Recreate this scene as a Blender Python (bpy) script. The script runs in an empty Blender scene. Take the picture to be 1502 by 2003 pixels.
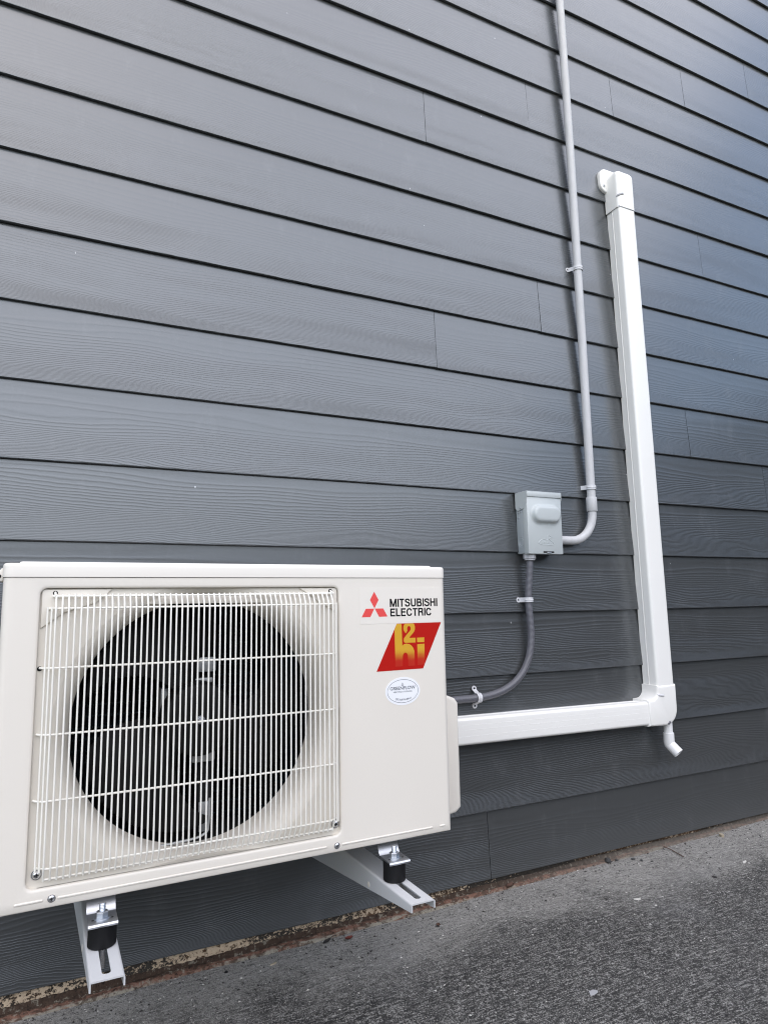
import bpy, bmesh, math, random
from mathutils import Vector, Matrix, Euler
random.seed(7)
R = math.radians
scn = bpy.context.scene
COL = scn.collection

# ------------------------------------------------------------------ camera
cam_d = bpy.data.cameras.new('camera')
cam_d.sensor_fit = 'VERTICAL'; cam_d.sensor_height = 24.0; cam_d.lens = 15.761
cam_d.clip_start = 0.02; cam_d.clip_end = 400
cam = bpy.data.objects.new('camera', cam_d); COL.objects.link(cam)
cr, cu, cb = (0.895096, -0.445502, -0.018178), (-0.045275, -0.131373, 0.990299), (-0.443568, -0.885590, -0.137761)
cam.matrix_world = Matrix(((cr[0], cu[0], cb[0], 0.0), (cr[1], cu[1], cb[1], -1.60974), (cr[2], cu[2], cb[2], 0.73879), (0, 0, 0, 1)))
scn.camera = cam

# ------------------------------------------------------------------ world, sun, exposure
SUN_AZ, SUN_EL = 190.0, 46.0          # degrees: azimuth clockwise from +y (into the wall), elevation
w = bpy.data.worlds.new('World'); scn.world = w; w.use_nodes = True
nt = w.node_tree; nt.nodes.clear()
sky = nt.nodes.new('ShaderNodeTexSky'); sky.sky_type = 'NISHITA'; sky.sun_disc = False
sky.sun_elevation = R(SUN_EL); sky.sun_rotation = R(SUN_AZ)
sky.air_density = 1.2; sky.dust_density = 0.5; sky.ozone_density = 4.0
bg = nt.nodes.new('ShaderNodeBackground'); bg.inputs['Strength'].default_value = 0.15
wo = nt.nodes.new('ShaderNodeOutputWorld')
nt.links.new(sky.outputs[0], bg.inputs['Color']); nt.links.new(bg.outputs[0], wo.inputs['Surface'])
sun_d = bpy.data.lights.new('sun', 'SUN'); sun_d.energy = 1.5; sun_d.angle = R(100); sun_d.color = (1.0, 0.965, 0.935)
sun = bpy.data.objects.new('sun', sun_d); COL.objects.link(sun)
az, el = R(SUN_AZ), R(SUN_EL)
to_sun = Vector((math.sin(az) * math.cos(el), math.cos(az) * math.cos(el), math.sin(el)))
sun.rotation_euler = to_sun.to_track_quat('Z', 'Y').to_euler(); sun.location = to_sun * 12
vs = scn.view_settings
vs.view_transform = 'Standard'; vs.look = 'None'; vs.gamma = 1.0; vs.use_curve_mapping = False
vs.exposure = 1.04
vs.use_white_balance = True; vs.white_balance_temperature = 7450; vs.white_balance_tint = 12
scn.render.engine = 'CYCLES'
scn.cycles.use_denoising = True
scn.cycles.max_bounces = 8
scn.cycles.filter_width = 1.12

# ------------------------------------------------------------------ material helpers
class NT:
    def __init__(s, name):
        s.m = bpy.data.materials.new(name); s.m.use_nodes = True
        s.t = s.m.node_tree; s.t.nodes.clear()
        s.out = s.t.nodes.new('ShaderNodeOutputMaterial')
        s.b = s.t.nodes.new('ShaderNodeBsdfPrincipled')
        s.t.links.new(s.b.outputs[0], s.out.inputs['Surface'])
    def n(s, typ, **kw):
        nd = s.t.nodes.new(typ)
        for k, v in kw.items(): setattr(nd, k, v)
        return nd
    def put(s, sock, v):
        if hasattr(v, 'is_linked') or hasattr(v, 'links'): s.t.links.new(v, sock)
        else: sock.default_value = v
    def math(s, op, a, b=0.0, c=None, clamp=False):
        nd = s.n('ShaderNodeMath', operation=op); nd.use_clamp = clamp
        s.put(nd.inputs[0], a); s.put(nd.inputs[1], b)
        if c is not None: s.put(nd.inputs[2], c)
        return nd.outputs[0]
    def coord(s, kind='Object'):
        return s.n('ShaderNodeTexCoord').outputs[kind]
    def xyz(s, v):
        nd = s.n('ShaderNodeSeparateXYZ'); s.put(nd.inputs[0], v); return nd.outputs
    def vec(s, x, y, z):
        nd = s.n('ShaderNodeCombineXYZ')
        for i, a in enumerate((x, y, z)): s.put(nd.inputs[i], a)
        return nd.outputs[0]
    def noise(s, v, scale, detail=2.0, rough=0.5, dist=0.0):
        nd = s.n('ShaderNodeTexNoise'); s.put(nd.inputs['Vector'], v)
        nd.inputs['Scale'].default_value = scale; nd.inputs['Detail'].default_value = detail
        nd.inputs['Roughness'].default_value = rough; nd.inputs['Distortion'].default_value = dist
        return nd.outputs['Fac']
    def voro(s, v, scale, feature='F1', out='Distance', rnd=1.0):
        nd = s.n('ShaderNodeTexVoronoi', feature=feature); s.put(nd.inputs['Vector'], v)
        nd.inputs['Scale'].default_value = scale; nd.inputs['Randomness'].default_value = rnd
        return nd.outputs[out]
    def ramp(s, f, *stops):
        nd = s.n('ShaderNodeValToRGB'); s.put(nd.inputs[0], f)
        e = nd.color_ramp.elements
        while len(e) < len(stops): e.new(0.5)
        for i, (p, c) in enumerate(stops):
            e[i].position = p; e[i].color = (c, c, c, 1) if isinstance(c, (int, float)) else (*c, 1)
        return nd.outputs[0]
    def mix(s, f, a, b, mode='MIX'):
        nd = s.n('ShaderNodeMix', data_type='RGBA', blend_type=mode)
        s.put(nd.inputs[0], f)
        for sock, v in ((nd.inputs[6], a), (nd.inputs[7], b)):
            s.put(sock, (*v, 1) if isinstance(v, tuple) and len(v) == 3 else v)
        return nd.outputs[2]
    def smooth(s, v, a, b, lo=0.0, hi=1.0):
        nd = s.n('ShaderNodeMapRange', interpolation_type='SMOOTHSTEP'); s.put(nd.inputs[0], v)
        for i, x in enumerate((a, b, lo, hi)): nd.inputs[i + 1].default_value = x
        return nd.outputs[0]
    def bump(s, h, dist, strength=1.0, normal=None):
        nd = s.n('ShaderNodeBump'); s.put(nd.inputs['Height'], h)
        nd.inputs['Distance'].default_value = dist; nd.inputs['Strength'].default_value = strength
        if normal is not None: s.t.links.new(normal, nd.inputs['Normal'])
        return nd.outputs[0]
    def set(s, color=None, rough=None, metal=None, normal=None, spec=None, **kw):
        if color is not None: s.put(s.b.inputs['Base Color'], (*color, 1) if isinstance(color, tuple) and len(color) == 3 else color)
        if rough is not None: s.put(s.b.inputs['Roughness'], rough)
        if metal is not None: s.put(s.b.inputs['Metallic'], metal)
        if spec is not None: s.put(s.b.inputs['Specular IOR Level'], spec)
        if normal is not None: s.t.links.new(normal, s.b.inputs['Normal'])
        for k, v in kw.items(): s.put(s.b.inputs[k], v)
        return s.m

def mat_plain(name, col, rough, metal=0.0, var=0.04, bump=0.0, scale=60.0, spec=0.5):
    """slightly uneven colour, roughness and surface: painted metal, plastic, rubber"""
    t = NT(name); c = t.coord()
    n1 = t.noise(c, 9.0, 4.0, 0.6); n2 = t.noise(c, scale * 6, 2.0)
    lo = tuple(x * (1 - var) for x in col); hi = tuple(min(1, x * (1 + var)) for x in col)
    colr = t.mix(n1, lo, hi)
    rg = t.math('ADD', t.math('MULTIPLY', n1, 0.14), rough - 0.07)
    nrm = t.bump(t.math('ADD', t.math('MULTIPLY', n2, 0.3), t.noise(c, scale, 2.0)), bump, 0.6) if bump else None
    return t.set(colr, rg, metal, nrm, spec)

COATW, COATR, COATI = 1.0, 0.22, 1.53
def mat_siding():
    t = NT('grey_fibre_cement'); c = t.coord(); x, y, z = t.xyz(c)
    oi = t.n('ShaderNodeObjectInfo').outputs['Random']
    r = t.math('MULTIPLY', oi, 37.0)
    xr = t.math('ADD', x, r)
    # long wavy warp makes cathedral arches, short warp makes the lines ragged
    w1 = t.noise(t.vec(t.math('MULTIPLY', xr, 1.1), t.math('MULTIPLY', z, 7.0), r), 1.6, 1.0)
    w2 = t.noise(t.vec(t.math('MULTIPLY', xr, 9.0), t.math('MULTIPLY', z, 34.0), r), 1.0, 3.0, 0.6)
    w3 = t.noise(t.vec(t.math('MULTIPLY', xr, 55.0), t.math('MULTIPLY', z, 60.0), r), 1.0, 2.0)
    band = t.math('MULTIPLY', t.math('SUBTRACT', t.noise(t.vec(r, 0.3, t.math('MULTIPLY', xr, 0.12)), 1.0, 0.0), 0.5), 0.16)
    u = t.math('ADD', z, t.math('MULTIPLY', t.math('SUBTRACT', w1, 0.5), 0.070))
    u = t.math('ADD', u, t.math('MULTIPLY', t.math('SUBTRACT', w2, 0.5), 0.006))
    u = t.math('ADD', u, t.math('MULTIPLY', t.math('SUBTRACT', w3, 0.5), 0.0022))
    uu = t.math('ADD', u, band)
    ph = t.math('SUBTRACT', t.math('MULTIPLY', uu, 290.0), t.math('MULTIPLY', t.math('MULTIPLY', uu, uu), 800.0))
    s = t.math('SINE', t.math('MULTIPLY', ph, 6.2832))
    s01 = t.math('MULTIPLY_ADD', s, 0.5, 0.5)
    ridge = t.math('POWER', s01, 2.2)
    patch = t.smooth(t.noise(t.vec(t.math('MULTIPLY', xr, 0.9), t.math('MULTIPLY', z, 14.0), r), 1.5, 2.0), 0.30, 0.62, 0.55, 1.0)
    fine = t.noise(t.vec(t.math('MULTIPLY', xr, 90.0), t.math('MULTIPLY', z, 520.0), r), 1.0, 2.0)
    h = t.math('ADD', t.math('MULTIPLY', ridge, patch), t.math('MULTIPLY', fine, 0.22))
    nrm = t.bump(h, 0.00058, 0.75)
    big = t.noise(t.vec(t.math('MULTIPLY', xr, 1.4), r, t.math('MULTIPLY', z, 3.0)), 1.3, 3.0, 0.6)
    dust = t.noise(t.vec(t.math('MULTIPLY', xr, 14.0), r, t.math('MULTIPLY', z, 7.0)), 1.0, 5.0, 0.7)
    col = t.mix(big, (0.041, 0.0425, 0.0428), (0.051, 0.0528, 0.0530))
    col = t.mix(t.math('MULTIPLY', t.smooth(dust, 0.52, 0.8), 0.16), col, (0.20, 0.205, 0.21))
    # pale flecks and drips of dirt
    vf = t.voro(t.vec(t.math('MULTIPLY', xr, 16.0), r, t.math('MULTIPLY', z, 9.0)), 1.0)
    vm = t.math('MULTIPLY', t.math('LESS_THAN', vf, 0.024), t.math('GREATER_THAN', t.noise(t.vec(xr, r, z), 7.0), 0.53))
    col = t.mix(t.math('MULTIPLY', vm, 0.75), col, (0.55, 0.56, 0.57))
    rg = t.math('ADD', t.math('MULTIPLY', dust, 0.16), 0.30)
    return t.set(col, rg, 0.0, nrm, 0.8, **{'Coat Weight': COATW, 'Coat Roughness': COATR, 'Coat IOR': COATI, 'Specular Tint': (0.80, 0.90, 1.0, 1.0)})

def mat_concrete():
    t = NT('weathered_concrete'); c = t.coord(); x, y, z = t.xyz(c)
    n1 = t.noise(c, 1.9, 5.0, 0.62); n2 = t.noise(c, 7.0, 5.0, 0.65); n3 = t.noise(c, 42.0, 4.0, 0.7)
    grit = t.voro(c, 620.0, out='Color'); gx = t.xyz(grit)[0]; gy = t.xyz(grit)[1]
    g2 = t.noise(c, 330.0, 3.0, 0.75); g3 = t.noise(c, 120.0, 3.0, 0.7)
    # broom strokes across the slab
    ang = t.n('ShaderNodeMapping'); t.t.links.new(c, ang.inputs['Vector'])
    ang.inputs['Rotation'].default_value = (0, 0, R(58)); ang.inputs['Scale'].default_value = (26, 230, 1)
    broom = t.noise(ang.outputs[0], 1.0, 3.0, 0.6)
    # washed pale band beside the house, dark lichen further out
    d = t.math('ADD', y, t.math('MULTIPLY', t.math('SUBTRACT', n2, 0.5), 0.30))
    d = t.math('ADD', d, t.math('MULTIPLY', t.math('SUBTRACT', n1, 0.5), 0.22))
    band = t.smooth(d, -0.30, -0.05)
    dark = t.mix(n2, (0.033, 0.032, 0.031), (0.070, 0.068, 0.064))
    pale = t.mix(n2, (0.18, 0.173, 0.160), (0.31, 0.30, 0.278))
    col = t.mix(band, dark, pale)
    tex = t.math('ADD', t.math('ADD', t.math('MULTIPLY', g2, 0.9), t.math('MULTIPLY', gx, 0.22)), t.math('ADD', t.math('MULTIPLY', broom, 0.55), t.math('MULTIPLY', g3, 0.45)))
    spk = t.smooth(tex, 1.06, 1.24)
    col = t.mix(t.math('MULTIPLY', spk, 0.8), col, (0.40, 0.39, 0.365))
    pit = t.math('SUBTRACT', 1.0, t.smooth(tex, 0.86, 1.02))
    col = t.mix(t.math('MULTIPLY', pit, 0.8), col, (0.014, 0.014, 0.015))
    blob = t.smooth(n1, 0.58, 0.74)
    col = t.mix(t.math('MULTIPLY', blob, 0.20), col, (0.24, 0.24, 0.24))
    wht = t.math('MULTIPLY', t.math('GREATER_THAN', gy, 0.985), t.smooth(g3, 0.45, 0.6))
    col = t.mix(t.math('MULTIPLY', wht, 0.6), col, (0.62, 0.61, 0.59))
    h = t.math('ADD', tex, t.math('MULTIPLY', n3, 0.8))
    return t.set(col, 0.88, 0.0, t.bump(h, 0.0020, 0.9), 0.2)

def mat_foundation():
    t = NT('flaking_cream_paint'); c = t.coord(); x, y, z = t.xyz(c)
    a = t.noise(t.vec(x, 0.0, t.math('MULTIPLY', z, 1.4)), 58.0, 8.0, 0.78, 0.3)
    b = t.noise(t.vec(x, 0.3, z), 5.5, 3.0)
    a2 = t.noise(t.vec(x, 0.9, z), 210.0, 4.0, 0.7)
    f = t.math('ADD', t.math('ADD', t.math('MULTIPLY', a, 1.5), t.math('MULTIPLY', a2, 0.9)), -0.70)
    f = t.math('ADD', f, t.math('MULTIPLY', t.math('SUBTRACT', b, 0.5), 0.55))
    # less paint survives towards the far end
    f = t.math('SUBTRACT', f, t.math('MULTIPLY', t.smooth(x, 0.2, 1.4), 0.17))
    k = t.smooth(f, 0.470, 0.490)
    n2 = t.noise(c, 130.0, 3.0)
    under = t.mix(n2, (0.020, 0.018, 0.016), (0.075, 0.065, 0.055))
    paint = t.mix(n2, (0.44, 0.33, 0.23), (0.66, 0.53, 0.39))
    rust = t.mix(t.smooth(b, 0.5, 0.7), under, (0.10, 0.055, 0.03))
    return t.set(t.mix(k, rust, paint), 0.9, 0.0, t.bump(t.math('ADD', k, t.math('MULTIPLY', n2, 0.4)), 0.0016), 0.2)

def mat_ledge():
    t = NT('old_brick_and_mortar'); c = t.coord(); x, y, z = t.xyz(c)
    a = t.noise(t.vec(x, t.math('MULTIPLY', y, 4.0), 0.0), 14.0, 5.0, 0.65, 0.6)
    b = t.noise(c, 90.0, 4.0, 0.7); d = t.noise(t.vec(x, y, 1.7), 5.0, 3.0)
    brick = t.mix(b, (0.10, 0.050, 0.036), (0.27, 0.145, 0.105))
    dirt = t.mix(b, (0.022, 0.015, 0.012), (0.095, 0.062, 0.045))
    mort = t.mix(b, (0.17, 0.15, 0.12), (0.36, 0.33, 0.27))
    fine = t.noise(t.vec(x, t.math('MULTIPLY', y, 2.0), 0.4), 48.0, 5.0, 0.7, 0.5)
    yy = t.math('ADD', y, t.math('MULTIPLY', t.math('SUBTRACT', fine, 0.5), 0.014))
    col = t.mix(t.smooth(yy, -0.002, 0.005), brick, dirt)
    outer = t.math('SUBTRACT', 1.0, t.smooth(yy, -0.010, -0.005))
    col = t.mix(t.math('MULTIPLY', outer, t.smooth(a, 0.38, 0.52)), col, mort)
    col = t.mix(t.math('MULTIPLY', t.smooth(fine, 0.48, 0.58), 0.8), col, dirt)
    gr = t.noise(t.vec(x, t.math('MULTIPLY', y, 1.5), 2.2), 75.0, 5.0, 0.75)
    col = t.mix(t.math('MULTIPLY', t.smooth(gr, 0.54, 0.62), 0.7), col, mort)
    col = t.mix(t.math('MULTIPLY', t.smooth(gr, 0.44, 0.36), 0.8), col, (0.016, 0.013, 0.011))
    col = t.mix(t.math('MULTIPLY', t.smooth(x, 0.9, 1.8), 0.6), col, t.mix(b, (0.07, 0.063, 0.055), (0.20, 0.185, 0.16)))
    return t.set(col, 0.93, 0.0, t.bump(t.math('ADD', a, b), 0.004), 0.2)

def mat_pvc_conduit():
    t = NT('grey_pvc'); c = t.coord(); x, y, z = t.xyz(c)
    n = t.noise(t.vec(x, y, t.math('MULTIPLY', z, 0.25)), 60.0, 5.0, 0.7); m = t.noise(c, 5.0, 3.0)
    col = t.mix(n, (0.40, 0.40, 0.405), (0.62, 0.62, 0.625))
    scuff = t.smooth(t.noise(t.vec(x, y, t.math('MULTIPLY', z, 0.4)), 34.0, 5.0, 0.75), 0.63, 0.72)
    col = t.mix(t.math('MULTIPLY', scuff, t.smooth(m, 0.45, 0.65, 0.15, 0.7)), col, (0.22, 0.22, 0.225))
    return t.set(col, 0.5, 0.0, None, 0.4)

def mat_print(name):
    """gold ink running into red towards the foot of the letters"""
    t = NT(name); c = t.coord(); x, y, z = t.xyz(c)
    f = t.smooth(t.math('ADD', z, t.math('MULTIPLY', t.noise(c, 55.0, 3.0), 0.012)), 0.022, 0.048)
    return t.set(t.mix(f, (0.50, 0.025, 0.012), (0.66, 0.36, 0.035)), 0.35, 0.0, None, 0.4)

M = dict(
    siding=mat_siding(), concrete=mat_concrete(), foundation=mat_foundation(), ledge=mat_ledge(), conduit=mat_pvc_conduit(),
    backing=mat_plain('dark_sheathing', (0.02, 0.02, 0.022), 0.9),
    ivory=mat_plain('ivory_powder_coat', (0.765, 0.718, 0.645), 0.42, var=0.012, bump=0.00012, scale=220),
    ivory_lid=mat_plain('ivory_lid_coat', (0.775, 0.735, 0.67), 0.38, var=0.012, bump=0.0001, scale=220),
    bell=mat_plain('ivory_moulding', (0.72, 0.675, 0.60), 0.45, var=0.015),
    wire=mat_plain('cream_coated_wire', (0.87, 0.845, 0.775), 0.35, var=0.02),
    white=mat_plain('white_vinyl', (0.82, 0.81, 0.775), 0.36, var=0.015, bump=0.0001, scale=120),
    pvcwhite=mat_plain('white_pvc', (0.80, 0.80, 0.80), 0.4, var=0.03),
    zinc=mat_plain('zinc_plated_steel', (0.50, 0.52, 0.55), 0.34, 0.95, var=0.10, bump=0.0001, scale=150),
    steel=mat_plain('screw_steel', (0.70, 0.70, 0.71), 0.25, 0.9, var=0.1),
    bracket=mat_plain('pale_grey_powder_coat', (0.55, 0.555, 0.56), 0.42, var=0.03, bump=0.00008, scale=200),
    rubber=mat_plain('black_rubber', (0.008, 0.008, 0.009), 0.55, var=0.2, spec=0.25),
    black=mat_plain('dark_hollow', (0.006, 0.006, 0.007), 0.8),
    fan=mat_plain('charcoal_plastic', (0.010, 0.0098, 0.0096), 0.5, var=0.06, spec=0.15),
    fin=mat_plain('blue_coated_fins', (0.016, 0.028, 0.038), 0.45, 0.1, var=0.15),
    inner=mat_plain('interior_shade_dark', (0.008, 0.008, 0.009), 0.8),  # near-black stands in for the shade inside the cabinet
    galv=mat_plain('galvanised_bracket', (0.40, 0.41, 0.41), 0.4, 0.4, var=0.06),
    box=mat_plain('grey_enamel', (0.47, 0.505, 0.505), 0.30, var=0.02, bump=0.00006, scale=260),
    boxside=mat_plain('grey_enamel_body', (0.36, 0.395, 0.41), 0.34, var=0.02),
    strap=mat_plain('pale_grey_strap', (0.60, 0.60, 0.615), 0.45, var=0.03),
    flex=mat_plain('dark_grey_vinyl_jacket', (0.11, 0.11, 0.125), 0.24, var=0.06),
    fitting=mat_plain('grey_nylon_fitting', (0.42, 0.42, 0.44), 0.4, var=0.05),
    label=mat_plain('clear_white_label', (0.78, 0.735, 0.665), 0.38, var=0.008),
    red=mat_plain('signal_red_print', (0.80, 0.075, 0.07), 0.4, var=0.02),
    dred=mat_plain('deep_red_sticker', (0.47, 0.010, 0.006), 0.45, var=0.05, spec=0.2),
    ink=mat_plain('black_print', (0.008, 0.008, 0.009), 0.6, spec=0.1),
    navy=mat_plain('navy_print', (0.035, 0.05, 0.085), 0.45),
    paper=mat_plain('white_sticker', (0.86, 0.87, 0.89), 0.35, var=0.01),
    gold=mat_print('gold_fading_print'),
    leafdark=mat_plain('dry_dark_leaf', (0.025, 0.022, 0.020), 0.8, var=0.3),
    leafred=mat_plain('red_leaf', (0.16, 0.035, 0.025), 0.7, var=0.3),
    twig=mat_plain('brown_twig', (0.09, 0.045, 0.03), 0.8, var=0.3),
    stone=mat_plain('dark_pebble', (0.05, 0.05, 0.05), 0.85, var=0.3, bump=0.001, scale=90),
    chip=mat_plain('pale_chip', (0.62, 0.60, 0.56), 0.8, var=0.1),
    plaster=mat_plain('dried_plaster', (0.36, 0.36, 0.37), 0.9, var=0.35, bump=0.001, scale=120),
    fence=mat_plain('dark_occluder_boards', (0.035, 0.030, 0.026), 0.8, var=0.25),  # boards of the added, unseen fence and shed
    moss=mat_plain('dry_tan_scrap', (0.35, 0.30, 0.22), 0.9, var=0.2),
)

# ------------------------------------------------------------------ mesh helpers
def link(o, parent=None):
    COL.objects.link(o)
    if parent is not None:
        o.parent = parent
        o.matrix_parent_inverse = Matrix.Translation(-parent.location)
    return o

def thing(name, label, cat, loc=(0, 0, 0), group=None):
    o = bpy.data.objects.new(name, None); o.location = loc; o.empty_display_size = 0.05
    COL.objects.link(o); tag(o, label, cat, group); return o

def tag(o, label=None, cat=None, group=None, kind=None):
    if label: o['label'] = label
    if cat: o['category'] = cat
    if group: o['group'] = group
    if kind: o['kind'] = kind
    return o

def from_bm(name, bm, mat, parent=None, smooth=35, origin=None):
    me = bpy.data.meshes.new(name)
    bmesh.ops.recalc_face_normals(bm, faces=bm.faces)
    if origin is not None: bmesh.ops.translate(bm, verts=bm.verts, vec=-Vector(origin))
    bm.to_mesh(me); bm.free()
    if smooth:
        me.polygons.foreach_set('use_smooth', [True] * len(me.polygons)); me.set_sharp_from_angle(angle=R(smooth))
    me.materials.append(mat)
    o = bpy.data.objects.new(name, me)
    if origin is not None: o.location = origin
    return link(o, parent)

def fr(t):           # any frame with z along t
    t = t.normalized(); a = Vector((0, 0, 1)) if abs(t.z) < 0.9 else Vector((1, 0, 0))
    u = t.cross(a).normalized(); return u, t.cross(u).normalized()

class B:
    """collects shapes into one bmesh"""
    def __init__(s): s.bm = bmesh.new()
    def box(s, x0, x1, y0, y1, z0, z1, bev=0.0, seg=2):
        b = bmesh.new(); bmesh.ops.create_cube(b, size=1.0)
        for v in b.verts: v.co = Vector((x0 + (v.co.x + .5) * (x1 - x0), y0 + (v.co.y + .5) * (y1 - y0), z0 + (v.co.z + .5) * (z1 - z0)))
        if bev: bmesh.ops.bevel(b, geom=list(b.edges), offset=bev, segments=seg, profile=0.5, affect='EDGES')
        return s.join(b)
    def join(s, b, mat=None):
        if mat is not None: bmesh.ops.transform(b, matrix=mat, verts=b.verts)
        m = {}
        for v in b.verts: m[v] = s.bm.verts.new(v.co)
        for f in b.faces:
            try: s.bm.faces.new([m[v] for v in f.verts])
            except ValueError: pass
        b.free(); return s
    def raw(s, vs, fs):
        V = [s.bm.verts.new(v) for v in vs]
        for f in fs: s.bm.faces.new([V[i] for i in f])
        return s
    def tube(s, pts, r, n=12, caps=True, rr=None):
        pts = [Vector(p) for p in pts]; rings = []; u = None
        for i, p in enumerate(pts):
            t = (pts[min(i + 1, len(pts) - 1)] - pts[max(i - 1, 0)]).normalized()
            if u is None: u, _ = fr(t)
            u = (u - t * u.dot(t)).normalized(); w_ = t.cross(u)
            rad = rr[i] if rr else r
            rings.append([s.bm.verts.new(p + (u * math.cos(a) + w_ * math.sin(a)) * rad) for a in (2 * math.pi * k / n for k in range(n))])
        for a, b in zip(rings, rings[1:]):
            for k in range(n): s.bm.faces.new((a[k], a[(k + 1) % n], b[(k + 1) % n], b[k]))
        if caps: s.bm.faces.new(rings[0][::-1]); s.bm.faces.new(rings[-1])
        return s
    def prism(s, pts, d0, d1, plane='xz', bev=0.0, seg=3, front_only=True):
        """outline extruded along the axis missing from plane"""
        f = {'xz': lambda a, b, d: (a, d, b), 'xy': lambda a, b, d: (a, b, d), 'yz': lambda a, b, d: (d, a, b)}[plane]
        b = bmesh.new(); n = len(pts)
        A = [b.verts.new(f(p[0], p[1], d0)) for p in pts]; C = [b.verts.new(f(p[0], p[1], d1)) for p in pts]
        fa = b.faces.new(A); fc = b.faces.new(C[::-1])
        for i in range(n): b.faces.new((A[i], C[i], C[(i + 1) % n], A[(i + 1) % n]))
        bmesh.ops.recalc_face_normals(b, faces=b.faces)
        if bev:
            ed = list(fa.edges) if front_only else list(fa.edges) + list(fc.edges)
            bmesh.ops.bevel(b, geom=ed, offset=bev, segments=seg, profile=0.5, affect='EDGES')
        return s.join(b)
    def lathe(s, prof, base, axis, n=24, closed=False):
        """prof: (radius, height along axis)"""
        ax = Vector(axis).normalized(); u, w_ = fr(ax); base = Vector(base); rings = []
        for (r, h) in prof:
            if r < 1e-6: rings.append([s.bm.verts.new(base + ax * h)])
            else: rings.append([s.bm.verts.new(base + ax * h + (u * math.cos(a) + w_ * math.sin(a)) * r) for a in (2 * math.pi * k / n for k in range(n))])
        for a, b in zip(rings, rings[1:]):
            for k in range(n):
                k2 = (k + 1) % n
                if len(a) == 1 and len(b) > 1: s.bm.faces.new((a[0], b[k], b[k2]))
                elif len(b) == 1 and len(a) > 1: s.bm.faces.new((a[k], a[k2], b[0]))
                elif len(a) > 1: s.bm.faces.new((a[k], a[k2], b[k2], b[k]))
        return s
    def build(s, name, mat, parent=None, smooth=35, origin=None): return from_bm(name, s.bm, mat, parent, smooth, origin)

def rrect(x0, x1, z0, z1, r, n=6):
    P = []
    for cx, cz, a0 in ((x1 - r, z1 - r, 0), (x0 + r, z1 - r, 90), (x0 + r, z0 + r, 180), (x1 - r, z0 + r, 270)):
        for k in range(n + 1):
            a = R(a0 + 90 * k / n); P.append((cx + r * math.cos(a), cz + r * math.sin(a)))
    return P

def arc(cx, cz, r, a0, a1, n=10):
    return [(cx + r * math.cos(R(a0 + (a1 - a0) * k / n)), cz + r * math.sin(R(a0 + (a1 - a0) * k / n))) for k in range(n + 1)]

def bez(pts, n=12):
    """Catmull-Rom through the points"""
    P = [Vector(p) for p in pts]; P = [P[0] * 2 - P[1]] + P + [P[-1] * 2 - P[-2]]; out = []
    for i in range(1, len(P) - 2):
        p0, p1, p2, p3 = P[i - 1:i + 3]
        for k in range(n):
            t = k / n
            out.append(0.5 * ((2 * p1) + (p2 - p0) * t + (2 * p0 - 5 * p1 + 4 * p2 - p3) * t * t + (3 * p1 - p0 - 3 * p2 + p3) * t ** 3))
    out.append(P[-2]); return out

def screw(name, loc, axis, r, parent, mat=None, h=None):
    """pan head with a cross recess"""
    h = h or r * 0.55; ax = Vector(axis).normalized(); u, v = fr(ax)
    b = B(); b.lathe([(r * 1.25, 0), (r * 1.25, h * .18), (r, h * .2), (r * .93, h * .6), (r * .65, h * .92), (r * .3, h), (0, h)], loc, ax, 20)
    o = b.build(name, mat or M['steel'], parent)
    c = B(); L = Vector(loc) + ax * (h * 0.97)
    for d, e in ((u, v), (v, u)):
        q = [L + d * r * .55 + e * r * .12, L - d * r * .55 + e * r * .12, L - d * r * .55 - e * r * .12, L + d * r * .55 - e * r * .12]
        q2 = [p + ax * h * .10 for p in q]
        c.raw(q + q2, [(0, 1, 2, 3), (4, 5, 6, 7), (0, 1, 5, 4), (1, 2, 6, 5), (2, 3, 7, 6), (3, 0, 4, 7)])
    c.build('cross_recess', M['black'], o, 0)
    return o

def text_mesh(name, s, x0, x1, z0, z1, y, mat, parent, offset=0.0, fit_h=True, bend=0.0, space=1.0):
    """lettering as thin raised ink on a plane of constant y, fitted to the box"""
    cu_ = bpy.data.curves.new(name, 'FONT'); cu_.body = s; cu_.extrude = 0.0; cu_.offset = offset; cu_.space_character = space
    cu_.resolution_u = 4
    o = bpy.data.objects.new(name, cu_); COL.objects.link(o)
    bpy.context.view_layer.update()
    me = bpy.data.meshes.new_from_object(o.evaluated_get(bpy.context.evaluated_depsgraph_get()))
    COL.objects.unlink(o); bpy.data.objects.remove(o)
    xs = [v.co.x for v in me.vertices]; ys = [v.co.y for v in me.vertices]
    mx, Mx, my, My = min(xs), max(xs), min(ys), max(ys)
    for v in me.vertices:
        px = x0 + (v.co.x - mx) / (Mx - mx) * (x1 - x0); pz = z0 + (v.co.y - my) / (My - my) * (z1 - z0)
        pz += bend * (px - (x0 + x1) / 2) ** 2
        v.co = Vector((px, y, pz))
    me.name = name; me.materials.append(mat)
    o = bpy.data.objects.new(name, me); return link(o, parent)

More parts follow.
